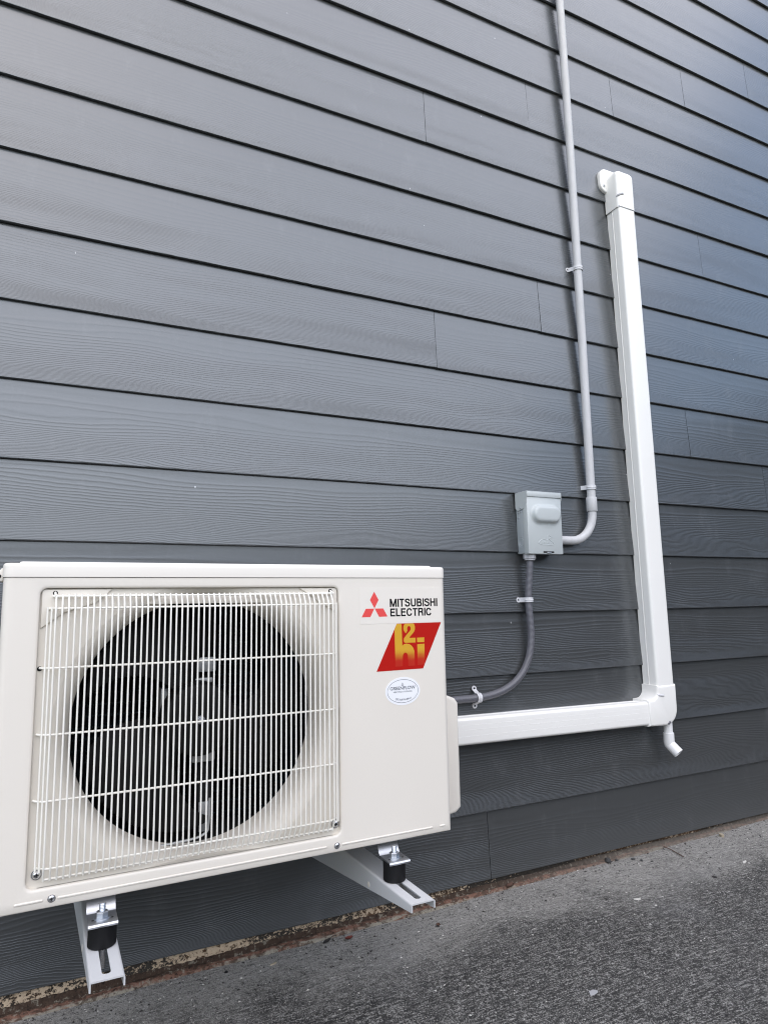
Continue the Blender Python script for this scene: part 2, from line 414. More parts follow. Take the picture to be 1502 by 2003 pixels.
SW = 0.185; _h = SW / 2
GLYPH = {
 'M': (0.88, [[(_h, 0), (_h, 1)], [(0.88 - _h, 0), (0.88 - _h, 1)], [(_h + .015, 1), (0.44, 0.03)], [(0.88 - _h - .015, 1), (0.44, 0.03)]]),
 'I': (0.15, [[(_h, 0), (_h, 1)]]),
 'T': (0.62, [[(0, 1 - _h), (0.62, 1 - _h)], [(0.31, 0), (0.31, 1 - _h)]]),
 'H': (0.70, [[(_h, 0), (_h, 1)], [(0.70 - _h, 0), (0.70 - _h, 1)], [(_h, .53), (0.70 - _h, .53)]]),
 'E': (0.62, [[(0.61, 1 - _h), (_h, 1 - _h), (_h, _h), (0.62, _h)], [(_h, .53), (0.57, .53)]]),
 'L': (0.55, [[(_h, 1), (_h, _h), (0.55, _h)]]),
 'U': (0.70, [[(_h, 1), (_h, .34), (_h + .03, .20), (.20, .105), (.35, _h), (.50, .105), (.595, .20), (0.70 - _h, .34), (0.70 - _h, 1)]]),
 'S': (0.66, [[(.575, .70), (.555, .80), (.48, .89), (.345, .925), (.21, .90), (.115, .83), (.09, .73), (.125, .64), (.24, .57), (.42, .515), (.53, .455), (.585, .36), (.57, .23), (.49, .13), (.34, .075), (.19, .10), (.10, .185), (.075, .31)]]),
 'B': (0.68, [[(_h, 0), (_h, 1)], [(_h, 1 - _h), (.40, 1 - _h), (.50, .88), (.535, .76), (.50, .60), (.40, .535), (_h, .53)], [(.40, .53), (.53, .46), (.60, .31), (.56, .15), (.43, _h), (_h, _h)]]),
 'C': (0.71, [[(.625, .68), (.58, .81), (.47, .90), (.355, .925), (.205, .87), (.105, .70), (.075, .5), (.105, .3), (.205, .13), (.355, .075), (.48, .10), (.585, .19), (.635, .34)]]),
 'R': (0.69, [[(_h, 0), (_h, 1)], [(_h, 1 - _h), (.42, 1 - _h), (.545, .88), (.575, .74), (.535, .58), (.42, .505), (_h, .50)], [(.40, .505), (.53, .43), (.57, .27), (.58, .12), (.615, 0)]]),
}
def stroke_text(name, s, x0, x1, z0, z1, y, mat, parent, gap=0.105):
    tot = sum(GLYPH[c][0] for c in s) + gap * (len(s) - 1); kx = (x1 - x0) / tot; kz = z1 - z0
    b = B(); cx = 0.0; lift = 0
    for c in s:
        for line in GLYPH[c][1]:
            P = [Vector((p[0] + cx, p[1])) for p in line]; L, Rr = [], []
            for i, p in enumerate(P):
                d0 = (p - P[i - 1]).normalized() if i else (P[1] - p).normalized(); d1 = (P[i + 1] - p).normalized() if i < len(P) - 1 else d0
                n0, n1 = Vector((-d0.y, d0.x)), Vector((-d1.y, d1.x)); m = (n0 + n1).normalized(); k = _h / max(0.35, m.dot(n0))
                L.append(p + m * k); Rr.append(p - m * k)
            lift += 1; yy = y - 0.000004 * (lift % 4); n = len(P)
            V = [(x0 + q.x * kx, yy, z0 + min(1, max(0, q.y)) * kz) for q in L + Rr]
            b.raw(V, [(i, i + 1, n + i + 1, n + i) for i in range(n - 1)])
        cx += GLYPH[c][0] + gap
    return b.build(name, mat, parent, 0)

# ------------------------------------------------------------------ ground
GSL = 0.0135
def zg(x): return -0.046 + GSL * x
def make_ground():
    b = B(); S = 60.0
    b.raw([(-S, -S, zg(-S)), (S, -S, zg(S)), (S, S, zg(S)), (-S, S, zg(-S))], [(0, 1, 2, 3)])
    o = b.build('ground', M['concrete'], None, 0); tag(o, 'weathered dark grey concrete slab with a paler band along the house', 'ground', kind='structure')
make_ground()

# ------------------------------------------------------------------ added board fence, out of view: darkens low reflections in the siding
FA = R(17)
def fence():
    t = thing('fence_occluder', 'added tall dark board fence, out of view, darkening low reflections in the siding', 'fence', (6.0, -6.2, -0.1))
    proto = None
    for i in range(20):
        x = -18.0 + i * 2.4
        if proto is None:
            b = B()
            for j in range(16): b.box(j * 0.15 + 0.003, j * 0.15 + 0.147, -0.011 - 0.018 * (j % 2), 0.011 - 0.018 * (j % 2), 0.05, 2.44 + 0.01 * (j % 3))
            b.box(0, 2.4, 0.014, 0.05, 0.4, 0.49); b.box(0, 2.4, 0.014, 0.05, 1.8, 1.89)
            o = proto = b.build('occluder_panel', M['fence'], t, 0)
            q = B(); q.box(-0.05, 0.05, 0.05, 0.15, 0.0, 2.5, 0.004); post = q.build('occluder_post', M['fence'], t, 0); p = post
        else:
            o = proto.copy(); COL.objects.link(o); p = post.copy(); COL.objects.link(p)
        for q_ in (o, p): q_.location = (x * math.cos(FA), -8.0 + x * math.sin(FA), zg(x) - 0.02); q_.rotation_euler = (0, 0, FA)
fence()

# ------------------------------------------------------------------ added shed, out of view: darkens the right-hand reflections in the siding
def shed():
    X0, X1, Y0, Y1, H, RD = 5.2, 8.6, -5.8, -2.6, 2.35, 3.15
    t = thing('shed_occluder', 'added dark boarded shed with gable roof, out of view, darkening right-hand siding reflections', 'shed', ((X0 + X1) / 2, (Y0 + Y1) / 2, zg(6.9))); xm = (X0 + X1) / 2; g = zg(6.9) - 0.1
    b = B(); b.prism([(X0, g), (X1, g), (X1, H), (xm, RD), (X0, H)], Y0, Y1, 'xz'); b.build('occluder_wall', M['fence'], t, 0)
    for sx, xe in ((1, X0), (-1, X1)):
        sl = (RD - H) / (xm - X0); ov = 0.18
        b = B(); b.prism([(xe - sx * ov, H - sl * ov + 0.01), (xm, RD + 0.012), (xm, RD + 0.062), (xe - sx * ov, H - sl * ov + 0.06)], Y0 - 0.2, Y1 + 0.2, 'xz'); b.build('occluder_roof', M['leafdark'], t, 0)
    for k in range(22):
        x = X0 + 0.01 + k * (X1 - X0 - 0.02) / 22; b = B(); b.box(x + 0.004, x + 0.145, Y1 + 0.002, Y1 + 0.022, g, H - 0.02, 0.003); b.build('occluder_board', M['fence'], t, 0)
    b = B(); b.box(X0 - 0.03, X0 - 0.002, -4.7, -3.8, g + 0.12, 2.1, 0.004); d = b.build('occluder_door', M['fence'], t, 0)
    b = B(); b.box(X0 - 0.06, X0 - 0.03, -4.62, -4.58, 1.0, 1.14, 0.004); b.build('occluder_handle', M['steel'], d, 0)
shed()

# ------------------------------------------------------------------ house wall: lap siding, foundation, ledge
E_ = 0.1778
AB = [(0.0002, 0.0013), (-0.0003, -0.0014), (-0.0023, -0.0004), (0.0069, -0.0033), (0.0042, -0.0021), (0.0007, -0.0008), (-0.0009, 0.0006),
      (-0.0028, 0.0006), (-0.0015, 0.0007), (-0.0013, 0.0004), (-0.0007, 0.0008), (0.0011, 0.0001), (0.0023, 0.0003), (0.0031, -0.0003),
      (-0.0007, 0.0019), (-0.0064, 0.0013), (-0.0011, -0.0003), (-0.0018, 0.0003), (-0.0037, -0.0003), (-0.0051, -0.0005)]
JOINT = {0: 1.1096, 6: 2.4345, 7: 2.0318, 8: 0.9876, 9: 1.3822, 11: 2.1828, 12: 0.973, 13: 1.3759, 14: 1.7698, 15: 2.1633, 16: 2.5703,
         1: -0.55, 2: 2.98, 3: -0.95, 4: 3.38, 5: -0.35, 10: -0.55, 17: 3.0, 18: -0.55, 19: -0.15, 20: 3.4, 21: 3.0, 22: 1.38, 23: 1.77}
WX0, WX1, NROW = -3.0, 6.4, 30
wall = thing('house_wall', 'dark grey house wall of wood-grained horizontal lap siding above peeling foundation', 'wall', (0, 0, 0))
def board(k, xa, xb):
    a, sl = AB[k] if k < len(AB) else (-0.003, 0.0)
    L = xb - xa; n = max(2, int(L / 0.12)); H = 0.2096; T = 0.0079; tilt = 0.0094 / E_
    vs_, fs = [], []
    rnd = random.Random(k * 31 + int(xa * 7)); p1, p2 = rnd.random() * 6, rnd.random() * 6
    for i in range(n + 1):
        x = L * i / n; X = xa + x
        dz = 0.0005 * math.sin(X * 3.1 + p1) + 0.0003 * math.sin(X * 11.0 + p2)
        dy = 0.0007 * math.sin(X * 2.3 + p2)
        prof = [(T, 0.0), (0.0012, 0.0), (0.0003, 0.0005), (0.0, 0.0014), (0.003 * tilt, 0.003), (0.09 * tilt, 0.09), (E_ * tilt, E_), (H * tilt, H), (H * tilt + T, H)]
        for (y, z) in prof: vs_.append((x, y + dy * (1 - z / H), z + dz * (1 if z < 0.01 else 0)))
    m = 9
    for i in range(n):
        for j in range(m):
            fs.append((i * m + j, i * m + (j + 1) % m, (i + 1) * m + (j + 1) % m, (i + 1) * m + j))
    fs.append(tuple(range(m))[::-1]); fs.append(tuple(n * m + j for j in range(m)))
    b = B(); b.raw(vs_, fs); o = b.build('siding_board', M['siding'], wall, 40)
    o.location = (xa, 0, k * E_ + a + sl * xa); o.rotation_euler = (0, -sl, 0)
GAP = 0.0013
for k in range(NROW):
    j = JOINT.get(k, 0.6 + 0.4 * (k % 5)); cuts = [WX0] + sorted(c for c in (j - 3.66, j, j + 3.66) if WX0 + .2 < c < WX1 - .2) + [WX1]
    for xa, xb in zip(cuts, cuts[1:]): board(k, xa + GAP / 2, xb - GAP / 2)
b = B(); b.box(WX0, WX1, 0.032, 0.20, 0.03, NROW * E_ + 0.05); b.build('wall_core', M['backing'], wall, 0)
def foundation():
    b = B(); n = 260; vs_, fs = [], []
    for i in range(n + 1):
        x = WX0 + (WX1 - WX0) * i / n; g = zg(x)
        for (y, z) in ((0.0165, 0.05), (0.0145, 0.02), (0.0135 + 0.0015 * math.sin(x * 9), 0.0), (0.013 + 0.002 * math.sin(x * 5 + 1), g + 0.018), (0.013, g - 0.05)):
            vs_.append((x, y, z))
    for i in range(n):
        for j in range(4): fs.append((i * 5 + j, (i + 1) * 5 + j, (i + 1) * 5 + j + 1, i * 5 + j + 1))
    b.raw(vs_, fs); b.build('foundation', M['foundation'], wall, 60)
foundation()
def ledge():
    b = B(); vs_, fs = [], []; rnd = random.Random(5); n = 520; m = 7
    rows = []
    for i in range(n + 1):
        x = -1.2 + 4.6 * i / n; g = zg(x)
        t = 1.0 - 0.25 * min(1, max(0, (x - 0.6) / 1.2))
        wob = 0.004 * math.sin(x * 6.1) + 0.0025 * math.sin(x * 17 + 2) + rnd.uniform(-.0012, .0012)
        for j, (y, z) in enumerate(((0.020, 0.019), (0.012, 0.0180), (0.0085, 0.0105), (0.003, 0.0085), (-0.004, 0.0065), (-0.010, 0.0035), (-0.015, -0.004))):
            jy = wob * (j / 6) + rnd.uniform(-.0008, .0008) * (j > 0); jz = rnd.uniform(-.0011, .0011) + 0.0018 * math.sin(x * (9 + j * 3) + j)
            vs_.append((x, y * t + jy, g + z * t + (jz if j < 6 else 0)))
    for i in range(n):
        for j in range(m - 1): fs.append((i * m + j, (i + 1) * m + j, (i + 1) * m + j + 1, i * m + j + 1))
    b.raw(vs_, fs); b.build('brick_ledge', M['ledge'], wall, 60)
ledge()

# ------------------------------------------------------------------ outdoor unit
UX0, UX1, UY0, UY1, UZ0, UZL, UZ1 = -0.062, 0.7525, -0.390, -0.105, 0.289, 0.7945, 0.817
unit = thing('heat_pump', 'ivory outdoor heat pump with round fan behind wire grille, on wall brackets', 'heat pump', (0.345, -0.25, UZ0))
RX0, RX1, RZ0, RZ1, RR = -0.0085, 0.5095, 0.3185, 0.7765, 0.012     # recess in the front
FX, FZ = 0.2600, 0.5400                                               # fan axis
RC = 0.013
def front_panel():
    b = B()
    HX0, HX1, HZ0, HZ1 = RX0 - 0.012, RX1 + 0.012, RZ0 - 0.012, RZ1 + 0.012
    # wrap-around cross-section (x, y): left side, corner, front, corner, right side
    prof = [(UX0, UY0 + 0.12), (UX0, UY0 + 0.05)] + [(UX0 + RC - RC * math.cos(R(a)), UY0 + RC - RC * math.sin(R(a))) for a in range(0, 91, 10)]
    prof += [(HX0, UY0), (HX1, UY0)]
    prof += [(UX1 - RC + RC * math.sin(R(a)), UY0 + RC - RC * math.cos(R(a))) for a in range(0, 91, 10)] + [(UX1, UY0 + 0.05), (UX1, UY1)]
    zs = [(UZ0, 0.0035), (UZ0 + 0.0012, 0.0012), (UZ0 + 0.0035, 0.0), (HZ0, 0.0), (HZ1, 0.0), (UZL - 0.001, 0.0)]
    idx = prof.index((HX0, UY0))
    cx_, cy_ = (UX0 + UX1) / 2, (UY0 + UY1) / 2
    rows = []
    for z, ins in zs:
        row = []
        for (x, y) in prof:
            xx = min(max(x, UX0 + ins), UX1 - ins); yy = max(y, UY0 + ins)
            row.append(b.bm.verts.new((xx, yy, z)))
        rows.append(row)
    for i in range(len(zs) - 1):
        for j in range(len(prof) - 1):
            if i == 3 and j == idx: continue
            b.bm.faces.new((rows[i][j], rows[i][j + 1], rows[i + 1][j + 1], rows[i + 1][j]))
    # rolled lip of the recess
    rings = []
    for g, r, y in ((0.012, 0.0004, UY0), (0.0045, RR + 0.004, UY0), (0.0025, RR + 0.002, UY0 + 0.0003), (0.0006, RR, UY0 + 0.0015), (0.0, RR, UY0 + 0.0035), (0.0, RR, UY0 + 0.0085)):
        rings.append([b.bm.verts.new((x, y, z)) for x, z in rrect(RX0 - g, RX1 + g, RZ0 - g, RZ1 + g, r)])
    for A, C in zip(rings, rings[1:]):
        n = len(A)
        for k in range(n): b.bm.faces.new((A[k], A[(k + 1) % n], C[(k + 1) % n], C[k]))
    bmesh.ops.remove_doubles(b.bm, verts=b.bm.verts, dist=0.00002)
    fp = b.build('front_panel', M['ivory'], unit, 30)
    # pressed ribs near the foot of the panel
    for xa, xb in ((-0.0225, 0.0165), (0.0366, 0.4815), (0.5115, 0.7065), (0.7225, 0.7345)):
        c = B(); c.prism(rrect(xa, xb, 0.3000, 0.3035, 0.0017, 4), UY0 - 0.0013, UY0 + 0.001, 'xz', 0.0011, 3)
        c.build('pressed_rib', M['ivory'], fp, 50)
    for xx, zz in ((0.0055, 0.3395), (0.5006, 0.3377)): pass
    screw('screw', (0.0285, UY0 - 0.0002, 0.3025), (0, -1, 0), 0.0046, fp); screw('screw', (0.5013, UY0 - 0.0002, 0.3010), (0, -1, 0), 0.0046, fp)
    # label dents
    return fp
front = front_panel()

def bell_mouth():
    """moulded plate in the recess: flat corners, then a flared mouth down to the fan ring"""
    b = B(); N = 192; Y0 = UY0 + 0.0085; RO, RI = 0.2460, 0.2160
    def yprof(r):
        if r >= RO: return Y0
        t = (RO - r) / (RO - RI); return Y0 + 0.0015 + 0.048 * (1 - math.sqrt(max(0, 1 - t ** 2.0)))
    rings = []
    M_ = 16
    for k in range(N):
        a = 2 * math.pi * k / N; ca, sa = math.cos(a), math.sin(a)
        d = []
        if ca > 1e-9: d.append((RX1 - FX) / ca)
        if ca < -1e-9: d.append((RX0 - FX) / ca)
        if sa > 1e-9: d.append((RZ1 - FZ) / sa)
        if sa < -1e-9: d.append((RZ0 - FZ) / sa)
        D = min(d); col = []
        rad = [D] + ([RO + 0.0006, RO] if D > RO + 0.001 else [D - 1e-4, D - 2e-4])
        top = min(RO, D)
        rad += [top + (RI - top) * (i / M_) ** 0.8 for i in range(1, M_ + 1)]
        col.append(b.bm.verts.new((FX + D * ca, Y0 - 0.002, FZ + D * sa)))
        for r in rad: col.append(b.bm.verts.new((FX + r * ca, yprof(r), FZ + r * sa)))
        col.append(b.bm.verts.new((FX + RI * ca, yprof(RI) + 0.025, FZ + RI * sa)))
        rings.append(col)
    for k in range(N):
        A, C = rings[k], rings[(k + 1) % N]
        for j in range(len(A) - 1): b.bm.faces.new((A[j], C[j], C[j + 1], A[j + 1]))
    o = b.build('bell_mouth', M['bell'], unit, 40)
    # flat flange under the top edge, corner clips
    c = B(); c.box(0.085, 0.462, UY0 + 0.0135, UY0 + 0.0165, 0.7485, 0.7655, 0.001); c.build('top_flange', M['bell'], o, 30)
    c = B(); c.prism([(-0.006, 0.712), (0.028, 0.737), (0.075, 0.752), (0.10, 0.7745), (0.06, 0.7745), (-0.006, 0.7745)], UY0 + 0.005, UY0 + 0.0095, 'xz', 0.0015, 2)
    c.build('corner_clip', M['bell'], o, 30)
    c = B(); c.prism([(0.507, 0.728), (0.47, 0.748), (0.455, 0.760), (0.43, 0.7745), (0.507, 0.7745)], UY0 + 0.005, UY0 + 0.0095, 'xz', 0.0015, 2)
    c.build('corner_clip', M['bell'], o, 30)
    for x, z in ((0.0135, 0.7685), (0.4935, 0.7690), (-0.004, 0.6487)):
        c = B(); c.lathe([(0.0038, 0), (0.0038, 0.0006), (0, 0.0006)], (x, UY0 + (0.0052 if z > .7 else 0.0085), z), (0, -1, 0), 16); c.build('hook_hole', M['black'], o, 0)
bell_mouth()

def body():
    b = B()
    # back, left side and base pan; the front panel wraps the right side
    b.box(UX0 + 0.001, UX0 + 0.0035, UY0 + 0.121, UY1, UZ0, UZL - 0.001)
    b.box(UX0 + 0.004, UX1 - 0.002, UY0 + 0.014, UY1, UZ0 + 0.001, UZ0 + 0.012)
    b.box(0.52, UX1 - 0.004, UY1 - 0.003, UY1 - 0.0005, UZ0 + 0.012, UZL - 0.002)
    b.build('cabinet', M['ivory'], unit, 30)
    c = B()   # added dark liner: shade inside the ivory cabinet put into its colour
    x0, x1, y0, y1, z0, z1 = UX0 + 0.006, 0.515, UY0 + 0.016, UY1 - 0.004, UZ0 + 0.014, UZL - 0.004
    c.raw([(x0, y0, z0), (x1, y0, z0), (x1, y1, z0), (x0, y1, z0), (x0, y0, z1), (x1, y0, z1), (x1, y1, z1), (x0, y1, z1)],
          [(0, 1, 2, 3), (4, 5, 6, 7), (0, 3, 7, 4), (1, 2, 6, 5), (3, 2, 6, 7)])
    c.build('fan_shade_liner', M['inner'], unit, 0)
    # coil: upright fins crossed by tubes
    cf = B()
    for i in range(150):
        x = UX0 + 0.012 + i * 0.00345; cf.raw([(x, -0.140, z0 + .004), (x, -0.118, z0 + .004), (x, -0.118, z1 - .004), (x, -0.140, z1 - .004)], [(0, 1, 2, 3)])
    for i in range(22):
        z = z0 + 0.015 + i * 0.0215; cf.box(UX0 + 0.01, 0.512, -0.1365, -0.1335, z, z + 0.003)
    cf.box(UX0 + 0.01, 0.512, -0.119, -0.117, z0 + .004, z1 - .004)
    cf.build('coil', M['fin'], unit, 0)
    # motor support rails
    rl = B(); rl.prism([(0.278, -0.235), (0.281, -0.235), (0.281, -0.222), (0.306, -0.222), (0.306, -0.219), (0.278, -0.219)], UZ0 + 0.02, 0.775, 'xy'); rl.build('motor_rail', M['inner'], unit, 30)  # rail coloured dark in place of the shade around it
    for bx_ in ((0.279, 0.300, -0.240, -0.236, 0.318, 0.372, 0.001), (0.255, 0.306, -0.250, -0.246, 0.617, 0.645, 0.003), (0.262, 0.306, -0.250, -0.246, 0.448, 0.474, 0.003),
                (0.262, 0.300, -0.252, -0.247, 0.596, 0.606, 0.003), (0.203, 0.216, -0.25, -0.22, 0.535, 0.590, 0.001)):
        m_ = B(); m_.box(*bx_); m_.build('motor_support', M['galv'], unit, 30)
    lower = B(); lower.tube(bez([(0.165, -0.325, 0.3375), (0.185, -0.325, 0.332), (0.25, -0.325, 0.3345), (0.272, -0.325, 0.340), (0.279, -0.325, 0.352), (0.281, -0.325, 0.40)], 6), 0.0022, 8)
    lower.build('drip_wire', M['galv'], unit)
body()

def fan():
    b = B(); b.lathe([(0.0, -0.336 * 0), ], (0, 0, 0), (0, -1, 0), 3) if False else None
    hub = B(); hub.lathe([(0.060, 0), (0.0655, 0.012), (0.0655, 0.052), (0.062, 0.058), (0.050, 0.0615), (0.02, 0.063), (0.0, 0.063)], (FX, -0.272, FZ), (0, -1, 0), 48)
    f = hub.build('fan', M['fan'], unit, 40)
    for a0 in (98, 214, 334):
        bl = B(); nr, na = 8, 14; V = []
        for i in range(nr + 1):
            r = 0.062 + (0.209 - 0.062) * i / nr
            span = 58 + 26 * (i / nr) ** 0.7; sweep = 26 * (i / nr) ** 1.6
            for j in range(na + 1):
                t = j / na; a = R(a0 + sweep + (t - 0.5) * span)
                rr_ = r - 0.016 * (i / nr) ** 4 * abs(2 * t - 1) ** 3
                y = -0.255 - 0.050 * (t - 0.5) * (1.0 - 0.25 * i / nr) - 0.012 * math.sin(math.pi * t)
                V.append((FX + rr_ * math.cos(a), y, FZ + rr_ * math.sin(a)))
        n1 = len(V); V2 = V + [(x, y + 0.0022, z) for x, y, z in V]; W = na + 1; F = []
        for i in range(nr):
            for j in range(na):
                q = (i * W + j, i * W + j + 1, (i + 1) * W + j + 1, (i + 1) * W + j); F.append(q); F.append(tuple(n1 + c for c in q)[::-1])
        rim = [j for j in range(W)] + [i * W + na for i in range(1, nr + 1)] + [nr * W + j for j in range(na - 1, -1, -1)] + [i * W for i in range(nr - 1, 0, -1)]
        for p, q in zip(rim, rim[1:] + rim[:1]): F.append((p, q, n1 + q, n1 + p))
        bl.raw(V2, F); bl.build('blade', M['fan'], f, 40)
    n = B(); n.lathe([(0.0075, 0), (0.0075, 0.002), (0.0052, 0.0022), (0.0052, 0.0075), (0.003, 0.0078), (0.003, 0.0115), (0, 0.012)], (FX, -0.335, FZ), (0, -1, 0), 6 * 3)
    n.build('hub_nut', M['zinc'], f, 30)
fan()

def grille():
    g = B(); wr = 0.0015; YF = UY0 - 0.0105; YB = UY0 + 0.0035
    root = B(); # the two long frame wires at the back edge, top and bottom
    xa, xb = 0.0145, 0.4935
    root.tube(bez([(0.0135, UY0 + 0.006, 0.7700), (0.0140, UY0 - 0.001, 0.7655), (0.0165, YB - 0.004, 0.7632), (0.03, YB - 0.004, 0.7632), (0.25, YB - 0.004, 0.7632), (0.478, YB - 0.004, 0.7640), (0.490, YB - 0.004, 0.7645), (0.4935, UY0 - 0.001, 0.7665), (0.4935, UY0 + 0.006, 0.7695)], 6), 0.0019, 8)
    G = root.build('fan_grille', M['wire'], unit, 60)
    def put(me_b, name, loc=(0, 0, 0)):
        return me_b.build(name, M['wire'], G, 60)
    # level wires; their ends bow back to the plate
    for z in (0.7435, 0.6498, 0.5475, 0.4482, 0.3492):
        xl, xr = -0.004, 0.5065
        if z in (0.7435, 0.3492): xl, xr = 0.003, 0.501
        c = B()
        c.tube(bez([(xl, YB + 0.003, z), (xl + 0.006, YF + 0.0085, z), (xl + 0.017, YF + 0.0035, z), (xl + 0.034, YF + 0.0016, z), (0.25, YF, z), (xr - 0.034, YF + 0.0016, z), (xr - 0.017, YF + 0.0035, z), (xr - 0.006, YF + 0.0085, z), (xr, YB + 0.003, z)], 5), 0.00175, 8)
        put(c, 'level_wire')
    c = B(); c.tube([(0.014, YB - 0.004, 0.3318), (0.494, YB - 0.004, 0.3318)], 0.0017, 8); put(c, 'level_wire')
    # upright wires, one shared mesh each for the long and the short kind
    def upright(kind):
        c = B()
        if kind == 'long': P = [(0, YB - 0.0058, 0.7665), (0, YB - 0.0068, 0.7625), (0, YF - 0.0015, 0.7495), (0, YF - 0.003, 0.7440), (0, YF - 0.003, 0.70), (0, YF - 0.003, 0.42), (0, YF - 0.003, 0.352), (0, YF - 0.0015, 0.3465), (0, YB - 0.0066, 0.3335), (0, YB - 0.0060, 0.3295)]
        else: P = [(0, YF - 0.003, 0.7462), (0, YF - 0.003, 0.70), (0, YF - 0.003, 0.42), (0, YF - 0.003, 0.3455)]
        c.tube(P, wr, 8); me_o = c.build('upright_wire', M['wire'], G, 60); return me_o
    n = 52; lo = None; sh = None
    xs = [0.0152 + i * (0.4925 - 0.0152) / (n - 1) for i in range(n)]
    def yoff(x):
        e = min(x + 0.004, 0.5065 - x)
        return 0.0 if e > 0.034 else 0.0045 * ((0.034 - e) / 0.034) ** 1.5 + 0.0016
    for x in xs:
        if lo is None: lo = upright('long'); o = lo
        else: o = lo.copy(); COL.objects.link(o)
        o.location = (x, yoff(x) * 0.6, 0)
    for x, yy in ((0.0035, 0.0078), (0.0093, 0.0048), (0.4985, 0.0048), (0.5025, 0.0078)):
        if sh is None: sh = upright('short'); o = sh
        else: o = sh.copy(); COL.objects.link(o)
        o.location = (x, yy, 0)
    screw('grille_screw', (0.0060, UY0 + 0.0078, 0.3385), (0, -1, 0), 0.0062, G, h=0.0052)
    screw('grille_screw', (0.5010, UY0 + 0.0078, 0.3378), (0, -1, 0), 0.0062, G, h=0.0052)
grille()

def lid():
    b = B(); g = 0.0015
    P0 = rrect(UX0 - g, UX1 + g, UY0 - g, UY1 + g, RC + g, 8)
    lv = [(0.0, UZL), (0.0, UZ1 - 0.0055), (0.0006, UZ1 - 0.0028), (0.002, UZ1 - 0.0008), (0.0045, UZ1), (0.022, UZ1 + 0.0006), (0.024, UZ1 + 0.0032), (0.026, UZ1 + 0.0038)]
    rings = []
    cx_, cy_ = (UX0 + UX1) / 2, (UY0 + UY1) / 2
    for ins, z in lv:
        rr_ = rrect(UX0 - g + ins, UX1 + g - ins, UY0 - g + ins, UY1 + g - ins, max(0.004, RC + g - ins), 8)
        rings.append([b.bm.verts.new((x, y, z)) for x, y in rr_])
    for A, C in zip(rings, rings[1:]):
        n = len(A)
        for k in range(n): b.bm.faces.new((A[k], A[(k + 1) % n], C[(k + 1) % n], C[k]))
    b.bm.faces.new(rings[-1]); b.bm.faces.new(rings[0][::-1])
    o = b.build('lid', M['ivory_lid'], unit, 30)
    # hook on the left end of the lid with its screw hole
    c = B(); c.prism([(-0.0725, 0.7905), (-0.0640, 0.7885), (-0.0615, 0.806), (-0.0655, 0.8105), (-0.0690, 0.806)], -0.36, -0.30, 'xz', 0.001, 2); k = c.build('lid_hook', M['ivory_lid'], o, 30)
    c = B(); c.lathe([(0.003, 0), (0.003, 0.0008), (0, 0.0008)], (-0.069, -0.3602, 0.797), (0, -1, 0), 14); c.build('screw_hole', M['black'], k, 0)
lid()

def service_cover():
    b = B()
    b.prism([(UX1 + 0.0015, 0.294), (UX1 + 0.046, 0.3015), (UX1 + 0.058, 0.312), (UX1 + 0.058, 0.527), (UX1 + 0.050, 0.537), (UX1 + 0.0015, 0.556)], -0.335, -0.118, 'xz', 0.007, 3)
    b.build('service_cover', M['ivory'], unit, 35)
    c = B(); c.box(UX1 - 0.001, UX1 + 0.0035, -0.372, -0.352, 0.744, 0.756, 0.001); c.build('side_clip', M['ivory'], unit, 30)
service_cover()

def feet():
    for x in (0.1010, 0.6140):
        b = B(); hw = 0.0215
        # stepped foot: strap under the base, drop, then the tongue carrying the bolt
        prof = [(-0.115, UZ0 - 0.001), (-0.366, UZ0 - 0.001), (-0.371, UZ0 - 0.004), (-0.378, UZ0 - 0.020), (-0.382, UZ0 - 0.0235), (-0.4195, UZ0 - 0.0240), (-0.4235, UZ0 - 0.0247), (-0.4250, UZ0 - 0.0272)]
        th = 0.0028; pts = prof + [(y + 0.0012, z - th) for y, z in prof[::-1]]
        b.prism(pts, x - hw, x + hw, 'yz')
        f = b.build('foot', M['zinc'], unit, 40)
        for dx in (-0.014, 0.014):
            c = B(); c.lathe([(0.0022, 0), (0.0022, 0.0004), (0, 0.0004)], (x + dx, -0.408, UZ0 - 0.0240), (0, 0, 1), 12); c.build('slot_hole', M['black'], f, 0)
        c = B(); zz = UZ0 - 0.0242
        c.lathe([(0.0125, 0), (0.0125, 0.0018), (0.0, 0.0018)], (x, -0.400, zz), (0, 0, 1), 24); c.build('washer', M['zinc'], f, 30)
        c = B(); c.lathe([(0.0094, 0.0), (0.0094, 0.0068), (0.0080, 0.0078), (0, 0.0078)], (x, -0.400, zz + 0.0016), (0, 0, 1), 6); c.build('nut', M['zinc'], f, 20)
        c = B(); pr = [(0.0050, 0)] + [(0.0050 - 0.0005 * (i % 2), 0.0010 * i) for i in range(1, 12)] + [(0.0038, 0.0122), (0, 0.0122)]
        c.lathe(pr, (x, -0.400, zz + 0.0088), (0, 0, 1), 16); c.build('bolt_end', M['zinc'], f, 20)
feet()

def poly_part(name, pts, y0, y1, mat, parent, origin=None):
    b = B(); b.prism(pts, y0, y1, 'xz'); return b.build(name, mat, parent, 0, origin)

